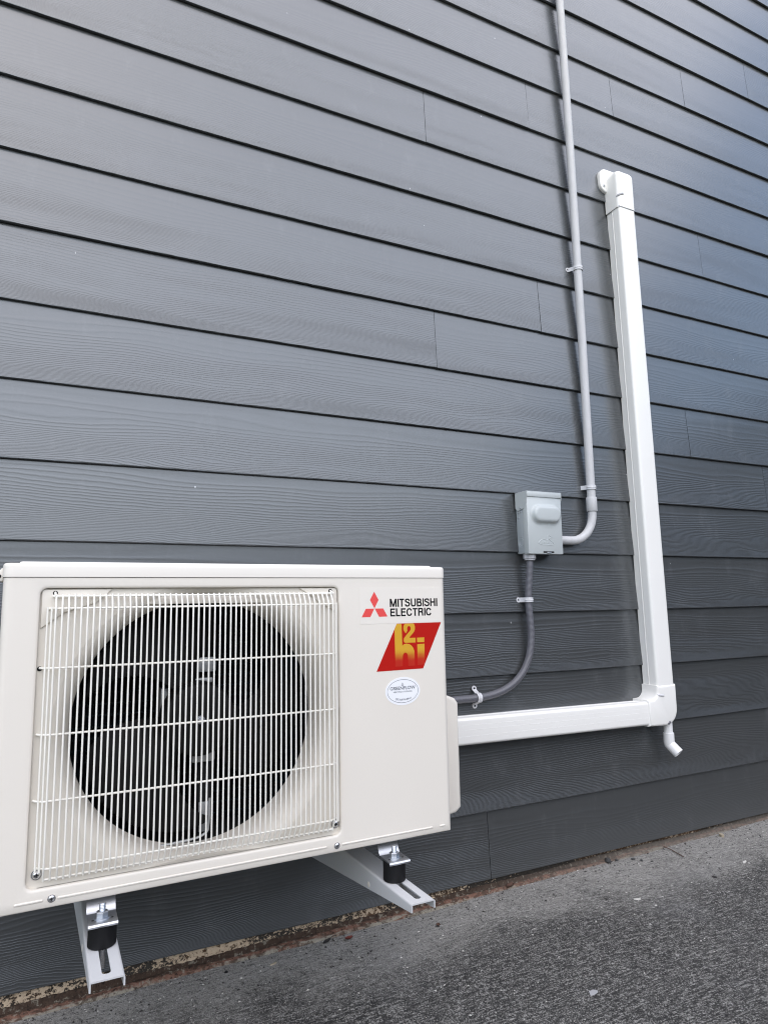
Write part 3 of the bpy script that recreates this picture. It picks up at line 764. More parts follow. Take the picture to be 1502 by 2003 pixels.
def labels():
    yl = UY0 - 0.0003
    lb = poly_part('brand_label', rrect(0.5535, 0.7402, 0.7030, 0.7755, 0.002, 3), yl, UY0 + 0.0004, M['label'], unit)
    yi = yl - 0.00012
    for pts in ([(0.5855, 0.7666), (0.5950, 0.7501), (0.5857, 0.7336), (0.5760, 0.7502)], [(0.5666, 0.7331), (0.5853, 0.7331), (0.5765, 0.7167), (0.5574, 0.7165)], [(0.5862, 0.7332), (0.6050, 0.7331), (0.6144, 0.7170), (0.5956, 0.7166)]):
        poly_part('emblem_diamond', pts, yi, yl + 0.0001, M['red'], lb)
    stroke_text('lettering', 'MITSUBISHI', 0.6200, 0.7305, 0.7357, 0.7521, yi, M['ink'], lb)
    stroke_text('lettering', 'ELECTRIC', 0.6207, 0.7158, 0.7167, 0.7327, yi, M['ink'], lb, 0.095)
    ys = UY0 - 0.00035
    st = poly_part('red_sticker', [(0.6349, 0.7021), (0.7387, 0.7023), (0.6932, 0.6107), (0.5882, 0.6100)], ys, UY0 + 0.0004, M['dred'], unit)
    yt = ys - 0.00012; org = (0.66, yt, 0.6105)
    H_ = [(0.6349, 0.7018), (0.6456, 0.7018), (0.6463, 0.6576), (0.6501, 0.6607), (0.6558, 0.6618), (0.6620, 0.6608), (0.6675, 0.6575), (0.6715, 0.6525), (0.6738, 0.6459), (0.6744, 0.6174), (0.6593, 0.6174), (0.6587, 0.6385), (0.6570, 0.6422), (0.6540, 0.6441), (0.6510, 0.6438), (0.6485, 0.6415), (0.6472, 0.6385), (0.6463, 0.6174), (0.6300, 0.6175), (0.6295, 0.6906)]
    T_ = [(0.6496, 0.6924), (0.6501, 0.6962), (0.6515, 0.6993), (0.6540, 0.7017), (0.6729, 0.7017), (0.6750, 0.6993), (0.6763, 0.6960), (0.6764, 0.6899), (0.6746, 0.6858), (0.6714, 0.6819), (0.6646, 0.6756), (0.6630, 0.6727), (0.6772, 0.6727), (0.6770, 0.6632), (0.6535, 0.6635), (0.6508, 0.6648), (0.6498, 0.6680), (0.6508, 0.6728), (0.6581, 0.6807), (0.6649, 0.6870), (0.6666, 0.6905), (0.6664, 0.6935), (0.6650, 0.6958), (0.6627, 0.6966), (0.6605, 0.6961), (0.6590, 0.6945), (0.6581, 0.6913), (0.6589, 0.6880), (0.6554, 0.6824), (0.6525, 0.6850), (0.6503, 0.6885)]
    for p in (H_, T_, [(0.6807, 0.6725), (0.6976, 0.6727), (0.6974, 0.6632), (0.6809, 0.6635)], [(0.6809, 0.6594), (0.6976, 0.6599), (0.6973, 0.6186), (0.6810, 0.6179)]):
        poly_part('gold_letter', p, yt, ys + 0.0001, M['gold'], st, org)
    cx_, cz_ = 0.6456, 0.5690
    el = lambda a, b_, n=48: [(cx_ + a * math.cos(2 * math.pi * k / n), cz_ + b_ * math.sin(2 * math.pi * k / n)) for k in range(n)]
    ov = poly_part('oval_sticker', el(0.0392, 0.0273), ys, UY0 + 0.0004, M['paper'], unit)
    r = B(); A, C = el(0.0349, 0.0228), el(0.0342, 0.0221); n = len(A)
    r.raw([(x, yt, z) for x, z in A + C], [(k, (k + 1) % n, n + (k + 1) % n, n + k) for k in range(n)]); r.build('printed_ring', M['navy'], ov, 0)
    text_mesh('lettering', 'GREENFLOW', 0.6168, 0.6738, 0.5719, 0.5783, yt, M['navy'], ov, 0.012)
    text_mesh('lettering', 'HEATING & COOLING', 0.6245, 0.6660, 0.5665, 0.5693, yt, M['navy'], ov, 0.015, space=1.15)
    text_mesh('lettering', '(253)370-8841', 0.6285, 0.6635, 0.5498, 0.5542, yt, M['navy'], ov, 0.012, bend=8.0)
    for pts in ([(0.6449, 0.5860), (0.6460, 0.5835), (0.6462, 0.5805), (0.6449, 0.5780), (0.6436, 0.5805), (0.6438, 0.5835)], [(0.6425, 0.5830), (0.6433, 0.5800), (0.6437, 0.5783), (0.6424, 0.5800)], [(0.6474, 0.5828), (0.6466, 0.5800), (0.6462, 0.5783), (0.6475, 0.5800)]):
        n = len(pts); c0 = (sum(p[0] for p in pts) / n, sum(p[1] for p in pts) / n)
        inn = [(c0[0] + (x - c0[0]) * 0.55, c0[1] + (z - c0[1]) * 0.62) for x, z in pts]
        q = B(); q.raw([(x, yt, z) for x, z in pts + inn], [(k, (k + 1) % n, n + (k + 1) % n, n + k) for k in range(n)]); q.build('flame_mark', M['navy'], ov, 0)
labels()

# ------------------------------------------------------------------ wall brackets
def bracket(x0, label):
    AW, TZ, YE, t = 0.0476, 0.2247, -0.510, 0.0023
    root = thing('wall_bracket', label, 'bracket', (x0 + AW / 2, 0, 0.15), 'brackets under the heat pump')
    x1 = x0 + AW; xc = (x0 + x1) / 2
    b = B()
    # top plate with a long slot, rounded folds, two tapering flanges
    r = 0.004; ya, yb = -0.495, -0.365; hw = 0.0062
    sec = [(x0, -1)] + [(x0 + r - r * math.cos(R(a)), r * math.sin(R(a)) - r) for a in range(0, 91, 15)]
    full = [(x, z) for x, z in sec[1:]] + [(x1 - (x - x0), z) for x, z in sec[1:][::-1]]
    outs = []
    for y, dep in ((YE, 0.0140), (0.004, 0.0745)):
        o_ = [(x0, TZ - dep)] + [(x, TZ + z) for x, z in full] + [(x1, TZ - dep)]
        i_ = [(x0 + t, TZ - dep)] + [(min(max(x, x0 + t), x1 - t), TZ + min(z, -t) if z > -t * 1.2 else TZ + z) for x, z in full] + [(x1 - t, TZ - dep)]
        outs.append(([(x, y, z) for x, z in o_], [(x, y, z) for x, z in i_]))
    n = len(outs[0][0])
    V = outs[0][0] + outs[0][1] + outs[1][0] + outs[1][1]; F = []
    mid = len(sec) - 1     # strip index of the flat top
    for k in range(n - 1):
        if k != mid: F.append((k, k + 1, 2 * n + k + 1, 2 * n + k)); F.append((n + k, 3 * n + k, 3 * n + k + 1, n + k + 1))
        F.append((k, n + k, n + k + 1, k + 1)); F.append((2 * n + k, 2 * n + k + 1, 3 * n + k + 1, 3 * n + k))
    F.append((0, 2 * n, 3 * n, n)); F.append((n - 1, 2 * n - 1, 4 * n - 1, 3 * n - 1))
    b.raw(V, F)
    # flat top with slot: ring around a rounded slot, above and below
    xa, xb = outs[0][0][mid][0], outs[0][0][mid + 1][0]
    for z, flip in ((TZ, 0), (TZ - t, 1)):
        slot = rrect(xc - hw, xc + hw, ya, yb, hw * 0.98, 6); rec = rrect(xa, xb, YE, 0.004, 0.0001, 6)
        A = [b.bm.verts.new((x, y, z)) for x, y in slot]; C = [b.bm.verts.new((x, y, z)) for x, y in rec]
        for k in range(len(A)): b.bm.faces.new((A[k], A[(k + 1) % len(A)], C[(k + 1) % len(A)], C[k]))
        if not flip: top = A
        else:
            for k in range(len(A)): b.bm.faces.new((A[k], A[(k + 1) % len(A)], top[(k + 1) % len(A)], top[k]))
    bmesh.ops.remove_doubles(b.bm, verts=b.bm.verts, dist=0.00001)
    arm = b.build('arm', M['bracket'], root, 30)
    for xx, sg in ((x0, -1), (x1, 1)):
        c = B(); c.lathe([(0.0052, 0), (0.0052, 0.0005), (0.0047, 0.0007), (0, 0.0005)], (xx, -0.335, 0.1985), (sg, 0, 0), 20); c.build('punched_hole', M['bell'], arm, 30)
    c = B(); c.box(x0 - 0.001, x1 + 0.001, -0.0035, 0.0035, 0.232, 0.70, 0.001); c.box(x0 - 0.001, x0 + 0.001, -0.03, -0.0035, 0.232, 0.70); c.box(x1 - 0.001, x1 + 0.001, -0.03, -0.0035, 0.232, 0.70)
    c.build('wall_rail', M['bracket'], root, 30)
    m = B(); zt = UZ0 - 0.0275
    m.lathe([(0.0, 0), (0.0195, 0.0), (0.0212, 0.0015), (0.0214, 0.004), (0.0210, 0.0185), (0.0214, zt - TZ - 0.004), (0.0212, zt - TZ - 0.001), (0.0195, zt - TZ), (0, zt - TZ)], (xc, -0.400, TZ + 0.0003), (0, 0, 1), 36)
    mo = m.build('rubber_mount', M['rubber'], root, 40)
    c = B(); c.tube([(xc, -0.412, TZ), (xc, -0.412, TZ - 0.028)], 0.0040, 12); c.build('stud', M['steel'], mo)
bracket(0.0782, 'pale grey steel bracket arm with rubber mount under the left of the heat pump')
bracket(0.5900, 'pale grey steel bracket arm with rubber mount under the right of the heat pump')

# ------------------------------------------------------------------ rigid conduit, straps
def conduit():
    t = thing('rigid_conduit', 'pale grey plastic conduit pipe running up the siding to the top edge', 'conduit', (1.534, -0.0175, 0.93))
    Y = -0.0175; r = 0.01335
    b = B(); b.tube([(1.5335, Y, 1.045), (1.5352, Y, 1.60), (1.5345, Y, 2.25), (1.5285, Y, 2.84), (1.518, Y, 5.2)], r, 24); b.build('pipe', M['conduit'], t, 60)
    b = B(); b.lathe([(0.0133, 0.0), (0.0160, 0.0), (0.0166, 0.001), (0.0168, 0.043), (0.0162, 0.0446), (0.0135, 0.0446)], (1.5332, Y, 1.0220), (0, 0, 1), 28); b.build('coupling', M['conduit'], t, 40)
    P = [(1.5332, Y, 1.030)] + [(1.4432 + 0.09 * math.cos(R(a)), Y, 1.0170 + 0.09 * math.sin(R(a))) for a in range(0, -91, -6)] + [(1.3790, Y, 0.9270)]
    b = B(); b.tube(P, 0.0130, 24); b.build('bend', M['conduit'], t, 60)
    b = B(); b.lathe([(0.0135, 0), (0.0195, 0.0), (0.0195, 0.0065), (0.0165, 0.0085), (0.0130, 0.0085)], (1.3790, Y, 0.9270), (1, 0, 0), 12); b.build('hub_fitting', M['strap'], t, 30)
conduit()

def strap(name, label, c, along, r, ctr, w=0.0135):
    """two-hole strap; c on the wall plane, along = pipe direction, ears across it"""
    al = Vector(along).normalized(); out = Vector((0, -1, 0)); ac = al.cross(out).normalized()
    t = thing(name, label, 'pipe strap', c, 'straps holding the conduits'); C = Vector(c); th = 0.0018; h = r * 0.30
    def band(k):
        P = [(-(r + 0.0005 + 0.010), 0.0)] + [((r + k) * math.cos(R(a)), max(0.0, ctr + (r + k) * math.sin(R(a)))) for a in range(195, -16, -12)] + [(r + 0.0105, 0.0)]
        return P
    b = B(); A = band(0.0008); D = band(0.0008 + th); n = len(A); V, F = [], []
    D[0] = (A[0][0], th); D[-1] = (A[-1][0], th)
    for s in (-w / 2, w / 2):
        for P in (A, D):
            for (p, q) in P: V.append(C + ac * p + out * q + al * s)
    for k in range(n - 1):
        F += [(n + k, n + k + 1, 3 * n + k + 1, 3 * n + k), (k, 2 * n + k, 2 * n + k + 1, k + 1), (k, k + 1, n + k + 1, n + k), (2 * n + k, 3 * n + k, 3 * n + k + 1, 2 * n + k + 1)]
    b.raw(V, F)
    # raised bead round the middle
    b.tube([C + ac * p + out * q for p, q in [((r + th + 0.0006) * math.cos(R(a)), ctr + (r + th + 0.0006) * math.sin(R(a))) for a in range(180, -1, -12)] for p, q in [(p, q)]] if False else
           [C + ac * ((r + th + 0.0006) * math.cos(R(a))) + out * (ctr + (r + th + 0.0006) * math.sin(R(a))) for a in range(180, -1, -12)], 0.0016, 8)
    b.build('band', M['strap'], t, 40)
    for sg in (-1, 1):
        e = C + ac * sg * (r + 0.0125)
        q = B(); q.lathe([(0.0034, 0.0005), (0.0034, 0.0028), (0.0074, 0.0028), (0.0076, 0.002), (0.0076, 0.0002), (0.0034, 0.0005)], e, out, 20); o = q.build('ear', M['strap'], t, 30)
        q = B(); q.lathe([(0.0033, 0), (0.0033, 0.0016), (0, 0.0016)], e, out, 14); q.build('screw_hole', M['black'], o, 0)
strap('pipe_strap', 'pale two-hole strap on the rigid conduit, high up beside the white cover', (1.5350, 0.0035, 1.8385), (0, 0, 1), 0.0138, 0.0210)
strap('pipe_strap', 'pale two-hole strap on the rigid conduit just above its bend', (1.5335, 0.0050, 1.0985), (0, 0, 1), 0.0138, 0.0225)

# ------------------------------------------------------------------ disconnect box
def disconnect():
    X0, X1, Z0, Z1, Y0, Y1 = 1.2500, 1.3780, 0.8810, 1.0655, -0.0500, 0.0035
    t = thing('disconnect_box', 'grey metal electrical disconnect box mounted on the siding', 'electrical box', ((X0 + X1) / 2, 0, Z0))
    b = B(); b.box(X0 + 0.0015, X1 - 0.0015, Y0 + 0.011, Y1, Z0 + 0.002, Z1 - 0.002, 0.001); body_ = b.build('back_box', M['boxside'], t, 30)
    # door with returned edges
    b = B(); b.box(X0, X1, Y0, Y0 + 0.0215, Z0, Z1 - 0.012, 0.0012); door = b.build('door', M['box'], t, 30)
    # rain hood wrapping the top: front lip and two cheeks with a swooping lower edge
    b = B(); b.box(X0 - 0.0012, X1 + 0.0012, Y0 - 0.0028, Y1, Z1 - 0.001, Z1 + 0.0008, 0.0004); b.box(X0 - 0.0012, X1 + 0.0012, Y0 - 0.0028, Y0 - 0.0008, Z1 - 0.0155, Z1 - 0.0005, 0.0006)
    cheek = [(Y0 - 0.0028, Z1), (Y0 - 0.0028, Z1 - 0.016), (Y0 + 0.004, Z1 - 0.036), (Y0 + 0.014, Z1 - 0.049), (Y0 + 0.032, Z1 - 0.053), (Y0 + 0.043, Z1 - 0.054), (Y1 - 0.001, Z1 - 0.046), (Y1 - 0.001, Z1)]
    for xx in (X0 - 0.0014, X1 + 0.0002): b.prism(cheek, xx, xx + 0.0013, 'yz')
    b.build('rain_hood', M['box'], t, 30)
    # pressed oblong bulge in the door
    b = B(); rings = []
    cx0, cx1, cz0, cz1 = 1.2665, 1.3700, 0.9735, 1.0245
    for ins, y in ((-0.007, Y0 - 0.0002), (-0.003, Y0 - 0.0008), (0.0, Y0 - 0.003), (0.0018, Y0 - 0.0085), (0.004, Y0 - 0.0118), (0.008, Y0 - 0.0135), (0.012, Y0 - 0.0138)):
        rr_ = rrect(cx0 + ins, cx1 - ins, cz0 + ins, cz1 - ins, (cz1 - cz0) / 2 - ins - 0.0005, 10); rings.append([b.bm.verts.new((x, y, z)) for x, z in rr_])
    for A, C in zip(rings, rings[1:]):
        for k in range(len(A)): b.bm.faces.new((A[k], A[(k + 1) % len(A)], C[(k + 1) % len(A)], C[k]))
    b.bm.faces.new(rings[-1]); b.build('handle_bulge', M['box'], door, 50)
    # embossed bird mark and worn lettering
    mk = B(); y = Y0 - 0.0001
    mk.tube([(x, y, z) for x, z in ((1.2850, 0.9135), (1.2900, 0.9165), (1.2960, 0.9215), (1.3040, 0.9245), (1.3120, 0.9240), (1.3190, 0.9225), (1.3215, 0.9270), (1.3200, 0.9315), (1.3225, 0.9355), (1.3270, 0.9365), (1.3305, 0.9340), (1.3390, 0.9300), (1.3310, 0.9285), (1.3265, 0.9255), (1.3300, 0.9215), (1.3400, 0.9165), (1.3440, 0.9085), (1.3380, 0.9070), (1.3000, 0.9085), (1.2900, 0.9110), (1.2850, 0.9135))], 0.0009, 6)
    for i in range(7):
        x = 1.3010 + i * 0.0052; mk.box(x, x + 0.0016, y - 0.0009, y + 0.0004, 0.9105, 0.9165 + 0.002 * (i % 3 == 1), 0.0003)
        if i % 2: mk.box(x + 0.0014, x + 0.0040, y - 0.0008, y + 0.0004, 0.9110 + 0.004 * (i % 4 == 1), 0.9122 + 0.004 * (i % 4 == 1), 0.0003)
    mk.build('embossed_mark', M['box'], door, 40)
    # padlock tab slot in the foot of the door
    b = B(); b.box(1.3030, 1.3430, Y0 - 0.0006, Y0 + 0.002, Z0 + 0.0030, Z0 + 0.0080, 0.0004); sl = b.build('hasp_slot', M['black'], door, 0)
    b = B(); b.box(1.3160, 1.3320, Y0 - 0.0022, Y0 - 0.0004, Z0 + 0.0020, Z0 + 0.0055, 0.0005); b.build('hasp_tab', M['zinc'], door, 30)
    # knockout rings and rivet dimples on the left cheek
    for r in (0.0165, 0.0105):
        b = B(); ring = [(X0 + 0.0013, -0.0175 + r * math.cos(R(a)), 0.9165 + r * math.sin(R(a))) for a in range(0, 361, 15)]; b.tube(ring, 0.0007, 6, False); b.build('knockout_ring', M['boxside'], body_, 50)
    for yy, zz in ((-0.030, 1.0055), (-0.018, 1.0075), (-0.0085, 1.0065), (-0.0075, 0.9900), (-0.020, 1.0200)):
        b = B(); b.lathe([(0.0030, 0), (0.0024, 0.0009), (0.0010, 0.0014), (0, 0.0015)], (X0 + (0.0013 if zz < 1.01 else -0.0014), yy, zz), (-1, 0, 0), 14); b.build('rivet', M['zinc'], body_, 50)
disconnect()

# ------------------------------------------------------------------ flexible conduit
def flex():
    t = thing('flexible_conduit', 'dark grey ribbed flexible conduit curving from the box to the heat pump', 'conduit', (1.2705, -0.018, 0.858))
    b = B(); b.lathe([(0.0125, 0), (0.0185, 0), (0.0185, 0.013), (0.0160, 0.0150), (0.0160, 0.0178), (0.0125, 0.0190)], (1.2715, -0.024, 0.8815), (0, 0, -1), 8); b.build('connector', M['fitting'], t, 25)
    P = bez([(1.2715, -0.024, 0.868), (1.2712, -0.022, 0.835), (1.2690, -0.018, 0.792), (1.2670, -0.0155, 0.748), (1.2698, -0.0150, 0.690), (1.2712, -0.0150, 0.650), (1.2665, -0.0150, 0.6080), (1.2545, -0.0150, 0.5720), (1.2330, -0.0155, 0.5400), (1.2000, -0.0160, 0.5130), (1.1600, -0.0160, 0.4950), (1.1150, -0.0155, 0.4850), (1.0700, -0.0150, 0.4818), (1.0000, -0.0150, 0.4812), (0.9200, -0.024, 0.4812), (0.8550, -0.060, 0.4800), (0.8110, -0.130, 0.4790)], 40)
    # resample to an even step so that the ribs are evenly spaced
    Q = [P[0]]; acc = 0.0; step = 0.00085
    for a, c in zip(P, P[1:]):
        L = (c - a).length; d = step - acc
        while d <= L: Q.append(a + (c - a) * (d / L)); d += step
        acc = L - (d - step)
    rr_ = [0.0101 + (0.00042 if i % 4 in (1, 2) else 0.0) for i in range(len(Q))]
    b = B(); b.tube(Q, 0.0103, 16, True, rr_); b.build('ribbed_jacket', M['flex'], t, 60)
flex()
strap('pipe_strap', 'pale two-hole strap on the flexible conduit below the grey box', (1.2672, 0.0040, 0.7480), (0, 0, 1), 0.0108, 0.0195)
strap('pipe_strap', 'pale strap with upright ears on the flexible conduit beside the heat pump', (1.0780, 0.0045, 0.4820), (1, 0, 0), 0.0108, 0.0195)

# ------------------------------------------------------------------ line set cover
def duct_profile(w_, d, g=0.0):
    """half-open channel section: (across, out from the wall), with the seam of base and cover"""
    h = w_ / 2 + g; D = d + g; r = 0.0085
    L = [(-h + 0.0022, -0.004), (-h + 0.0022, 0.0170), (-h + 0.0034, 0.0174), (-h + 0.0034, 0.0188), (-h + 0.0010, 0.0192), (-h - 0.0006, 0.0202), (-h - 0.0006, 0.0222), (-h + 0.0012, 0.0230), (-h + 0.0012, 0.0262), (-h, 0.0270)]
    A = [(-h + r - r * math.cos(R(a)), D - r + r * math.sin(R(a))) for a in range(0, 91, 10)]
    left = L + A
    return left + [(-x, y) for x, y in left[::-1]]
def cap_profile(w_, d):
    h = w_ / 2; r = 0.013
    left = [(-h, -0.004), (-h, 0.012), (-h, 0.026)] + [(-h + r - r * math.cos(R(a)), d - r + r * math.sin(R(a))) for a in range(0, 91, 10)]
    return left + [(-x, y) for x, y in left[::-1]]
def sweep(b, prof, p0, p1, ac, caps=True):
    """prof across ac and out along -y between two points"""
    ac = Vector(ac).normalized(); n = len(prof); rows = []
    for p in (p0, p1): rows.append([b.bm.verts.new(Vector(p) + ac * a + Vector((0, -1, 0)) * d) for a, d in prof])
    for k in range(n): b.bm.faces.new((rows[0][k], rows[0][(k + 1) % n], rows[1][(k + 1) % n], rows[1][k]))
    if caps: b.bm.faces.new(rows[0][::-1]); b.bm.faces.new(rows[1])
def line_cover():
    t = thing('line_set_cover', 'white vinyl line set duct turning from along the wall to straight up', 'pipe cover', (1.76, 0, 0.39))
    W_, D_ = 0.0745, 0.0555
    b = B(); sweep(b, duct_profile(W_, D_), (1.7615, 0.0, 0.435), (1.7430, 0.0, 2.15), (1, 0, 0)); b.build('upright_duct', M['white'], t, 25)
    b = B(); sweep(b, duct_profile(0.0705, D_), (0.815, 0.0, 0.4065), (1.735, 0.0, 0.3925), (0.0, 0, -1)); h = b.build('level_duct', M['white'], t, 25)
    # faint ridges along the face of the level duct
    for dz in (-0.012, 0.004, 0.016):
        c = B(); c.tube([(0.82, -D_ + 0.0004, 0.4065 + dz), (1.68, -D_ + 0.0004, 0.3932 + dz)], 0.0006, 6); c.build('ridge', M['white'], h, 60)
    # bend: L-shaped hood with a fat outer curve and a small inner fillet
    o = [(1.7185, 0.4755), (1.7185, 0.4620)] + [(1.6925 + 0.026 * math.cos(R(a)), 0.4600 + 0.026 * math.sin(R(a))) for a in range(-8, -91, -10)] + [(1.6755, 0.4335), (1.6755, 0.3545)]
    o += [(1.7350, 0.3520)] + arc(1.7520, 0.4020, 0.050, 270, 360, 12) + [(1.8020, 0.4755)]
    b = B(); b.prism(o, -D_ - 0.0035, 0.004, 'xz', 0.0085, 4); el_ = b.build('bend_cover', M['white'], t, 30)
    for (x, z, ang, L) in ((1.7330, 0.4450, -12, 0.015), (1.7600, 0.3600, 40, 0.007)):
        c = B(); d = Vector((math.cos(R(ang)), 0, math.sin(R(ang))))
        p = Vector((x, -D_ - 0.0012, z)); c.tube([p - d * L, p - d * L * 0.6, p + d * L * 0.6, p + d * L], 0.003, 10, True, [0.0016, 0.0048, 0.0048, 0.0016]); s_ = c.build('pocket_shade', M['strap'] if L > 0.01 else M['flex'], el_, 60)  # raised capsule; its grey stands in for shade in a recessed pocket
    screw('screw', (1.7195, -0.046, 0.4470), (-0.7, -0.7, 0), 0.0032, el_, M['zinc'])
    # wall inlet cap at the top, round flange against the boards
    W2 = W_ + 0.005; xt = 1.7432
    b = B(); prof = cap_profile(W2, D_ + 0.0025); n = len(prof); rows = []
    zb, zt = 2.0890, 2.2345
    RT = 0.026; hw2 = W2 / 2
    for ang in (None, 0, 12, 24, 36, 48, 60, 72, 84, 90):
        ins, z = (0.0, zb) if ang is None else (RT * (1 - math.cos(R(ang))), zt - RT + RT * math.sin(R(ang)))
        rows.append([b.bm.verts.new((xt + math.copysign(max(0.0, abs(a_) - ins * (1 if abs(a_) > hw2 * .7 else abs(a_) / hw2)), a_), -(d_ - ins if d_ > 0.03 else d_), z)) for a_, d_ in prof])
    for A, C in zip(rows, rows[1:]):
        for k in range(n): b.bm.faces.new((A[k], A[(k + 1) % n], C[(k + 1) % n], C[k]))
    b.bm.faces.new(rows[0][::-1]); b.bm.faces.new(rows[-1]); cap = b.build('inlet_cap', M['white'], t, 40)
    c = B(); c.prism(rrect(1.6750, 1.8050, 2.1660, 2.2560, 0.030, 8), -0.0085, 0.006, 'xz', 0.004, 3); c.build('wall_flange', M['white'], cap, 40)
    screw('screw', (1.6905, -0.0083, 2.1880), (0, -1, 0), 0.0045, cap, M['zinc'])
    c = B(); c.tube([(1.7040, -D_ + 0.0090, 2.1270), (1.7065, -D_ + 0.0030, 2.1300), (1.7120, -D_ - 0.0005, 2.1340), (1.7210, -D_ - 0.0022, 2.1375), (1.7280, -D_ - 0.0020, 2.1370)], 0.003, 10, True, [0.0018, 0.0046, 0.0046, 0.0044, 0.0018]); c.build('pocket_shade', M['fitting'], cap, 60)  # proud grey capsule, coloured as the shade of a recessed slot
    c = B(); sweep(c, duct_profile(W2 - 0.002, D_ + 0.0014), (xt + 0.0004, 0, zb - 0.0014), (xt + 0.0004, 0, zb + 0.004), (1, 0, 0)); c.build('seam', M['fitting'], cap, 25)
line_cover()

def drain():
    t = thing('drain_pipe', 'short white drain pipe with angled outlet below the duct bend', 'drain pipe', (1.7830, -0.032, 0.255))
    X, Y = 1.7810, -0.033
    b = B(); b.tube([(X, Y, 0.39), (X, Y, 0.305)], 0.0135, 24); b.build('pipe', M['pvcwhite'], t, 60)
    d = Vector((0.25, -0.68, -0.69)).normalized(); k = Vector((X, Y, 0.2905))
    b = B(); b.tube([(X, Y, 0.3245), (X, Y, 0.3240), (X, Y, 0.297), k + Vector((0.002, -0.0005, -0.003)), k + d * 0.006, k + d * 0.038, k + d * 0.0385], 0.0165, 28, False, [0.0140, 0.0165, 0.0165, 0.0165, 0.0165, 0.0165, 0.0150])
    b.tube([k + d * 0.0385, k + d * 0.020, k + d * 0.004], 0.0142, 28, False, [0.0150, 0.0142, 0.0140])
    e = b.build('outlet_elbow', M['pvcwhite'], t, 40)
    c = B(); c.lathe([(0.0140, 0.0), (0, 0.0)], k + d * 0.006, d, 24); c.build('bore', M['fitting'], e, 0)
drain()

# ------------------------------------------------------------------ scraps on the slab
def leaf(name, label, x, y, L, Wd, rot, mat, stem=0.0, curl=0.004):
    b = B(); z = zg(x) + 0.0022; V, F = [], []; n = 7
    for i in range(n + 1):
        t = i / n; wd = Wd * math.sin(math.pi * min(1, t * 0.96 + 0.02)) ** 0.7 * (1 + 0.25 * math.sin(i * 2.3))
        for s in (-1, 0, 1): V.append((L * (t - .5), s * wd / 2, 0.0006 + curl * (abs(s) * 0.6 + (t - .5) ** 2)))
    for i in range(n):
        for s in range(2): F.append((i * 3 + s, i * 3 + s + 1, (i + 1) * 3 + s + 1, (i + 1) * 3 + s))
    m = len(V); V2 = V + [(a, c, d - 0.0006) for a, c, d in V]; F2 = F + [tuple(m + k for k in f)[::-1] for f in F]
    b.raw(V2, F2)
    if stem: b.tube(bez([(L * .48, 0, .002), (L * .5 + stem * .5, stem * .12, .003), (L * .5 + stem, -stem * .05, .0015)], 5), 0.0008, 6)
    bmesh.ops.rotate(b.bm, verts=b.bm.verts, cent=(0, 0, 0), matrix=Matrix.Rotation(R(rot), 3, 'Z'))
    o = b.build(name, mat, None, 60); o.location = (x, y, z); tag(o, label, 'leaf')
leaf('dry_leaf', 'small dark curled leaf with a long stem on the concrete near the wall', 0.622, -0.030, 0.026, 0.011, 28, M['leafdark'], 0.020)
leaf('dry_leaf', 'small dull red leaf scrap on the concrete beside the dark curled leaf', 0.673, -0.042, 0.020, 0.013, 5, M['leafred'])
leaf('dry_leaf', 'brownish leaf scrap on the concrete in front of the right bracket arm', 0.886, -0.093, 0.013, 0.010, 60, M['twig'])
leaf('dry_leaf', 'curled brown leaf caught on the ledge below the joint in the lowest board', 1.168, -0.004, 0.030, 0.016, 20, M['twig'], 0.0, 0.010)
def pebble(name, label, x, y, r, mat, seed, cat='pebble', flat=0.7):
    b = B(); bm2 = bmesh.new(); bmesh.ops.create_icosphere(bm2, subdivisions=2, radius=r); rnd = random.Random(seed)
    for v in bm2.verts: v.co = Vector((v.co.x * 1.25, v.co.y, v.co.z * flat)) * (1 + rnd.uniform(-.16, .16))
    b.join(bm2); o = b.build(name, mat, None, 50); o.location = (x, y, zg(x) + r * flat * 0.72); o.rotation_euler = (0, 0, seed); tag(o, label, cat)
pebble('pebble', 'largest dark pebble at the foot of the wall below the drain outlet', 1.522, -0.006, 0.0100, M['stone'], 1)
pebble('pebble', 'dark pebble beside the largest one at the foot of the wall', 1.551, -0.012, 0.0042, M['stone'], 2)
pebble('pebble', 'small dark pebble right of the drain outlet near the wall', 1.598, -0.030, 0.0050, M['stone'], 3)
pebble('pebble', 'tiny dark pebble close to the twig by the wall', 1.612, -0.050, 0.0040, M['stone'], 4)
pebble('pebble', 'dark flat pebble on the open concrete far right', 1.690, -0.235, 0.0060, M['leafdark'], 5, flat=0.3)
pebble('pebble', 'tiny black pebble left on the concrete near the left bracket arm', 0.385, -0.040, 0.0032, M['rubber'], 6)
def chip(label, x, y, L, wd, rot, mat, seed, name='pale_chip', cat='chip', h=0.0022):
    b = B(); rnd = random.Random(seed); P = [(L * .5 * math.cos(a) * rnd.uniform(.6, 1.1), wd * .5 * math.sin(a) * rnd.uniform(.6, 1.1)) for a in (2 * math.pi * k / 7 for k in range(7))]
    b.prism(P, -0.0005, h, 'xy'); bmesh.ops.rotate(b.bm, verts=b.bm.verts, cent=(0, 0, 0), matrix=Matrix.Rotation(R(rot), 3, 'Z'))
    o = b.build(name, mat, None, 0); o.location = (x, y, zg(x)); tag(o, label, cat)
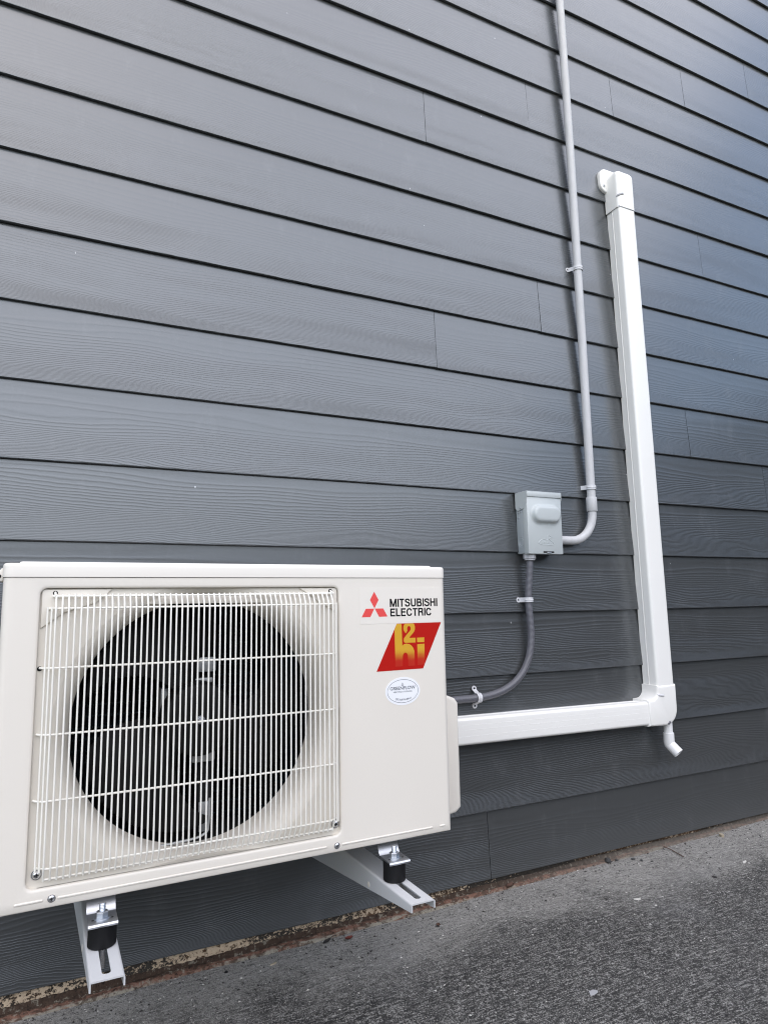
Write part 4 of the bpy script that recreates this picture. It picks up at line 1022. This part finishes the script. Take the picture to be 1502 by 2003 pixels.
chip('crooked white chip on the open concrete in the middle right', 1.405, -0.228, 0.024, 0.006, -22, M['chip'], 1)
chip('white chip on the concrete nearest the right edge', 1.855, -0.208, 0.026, 0.009, 20, M['chip'], 2)
chip('pale tan scrap lying by the ledge at far right', 1.985, -0.035, 0.030, 0.016, 60, M['moss'], 3, 'tan_scrap', 'scrap', 0.007)
chip('pale flat chip on the concrete left of centre', 0.486, -0.058, 0.020, 0.006, 18, M['moss'], 4)
chip('round pale blotch of dried plaster on the nearest concrete', 1.010, -0.484, 0.028, 0.017, 10, M['plaster'], 5, 'plaster_blotch', 'plaster', 0.0006)
tw = B(); tw.tube(bez([(1.752, -0.002, zg(1.75) + 0.004), (1.750, -0.035, zg(1.75) + 0.0035), (1.742, -0.070, zg(1.75) + 0.003), (1.735, -0.096, zg(1.75) + 0.003)], 5), 0.0013, 8)
tag(tw.build('twig', M['twig'], None, 60), 'thin reddish brown twig on the concrete below the duct bend', 'twig')
# sand, grit and wood specks nobody could count
def grit(name, label, mat, count, seed, spread, rs):
    b = B(); rnd = random.Random(seed)
    for i in range(count):
        x = rnd.uniform(-0.1, 2.6); y = -abs(rnd.gauss(0, spread)) - 0.004 if i % 3 else -rnd.uniform(0.01, 0.75)
        r = rnd.choice(rs) * rnd.uniform(.7, 1.3); z = zg(x); a = rnd.uniform(0, 6.28); s = rnd.uniform(1, 2.8)
        ca, sa = math.cos(a), math.sin(a)
        P = [(x + (px * s * ca - py * sa) * r, y + (px * s * sa + py * ca) * r, z + pz * r) for px, py, pz in ((1, 0, 0), (-.5, .9, 0), (-.6, -.8, 0), (0, 0, 1.1))]
        b.raw(P, [(0, 1, 3), (1, 2, 3), (2, 0, 3)])
    o = b.build(name, mat, None, 0); tag(o, label, 'grit', kind='stuff')
grit('grit', 'loose sand and pale specks strewn over the concrete', M['chip'], 1100, 11, 0.25, (0.0005, 0.0007, 0.0010, 0.0014))
grit('leaf_crumbs', 'dark crumbs of dirt and dry leaf gathered along the foot of the wall', M['leafdark'], 1300, 12, 0.07, (0.0006, 0.0009, 0.0014, 0.0022))
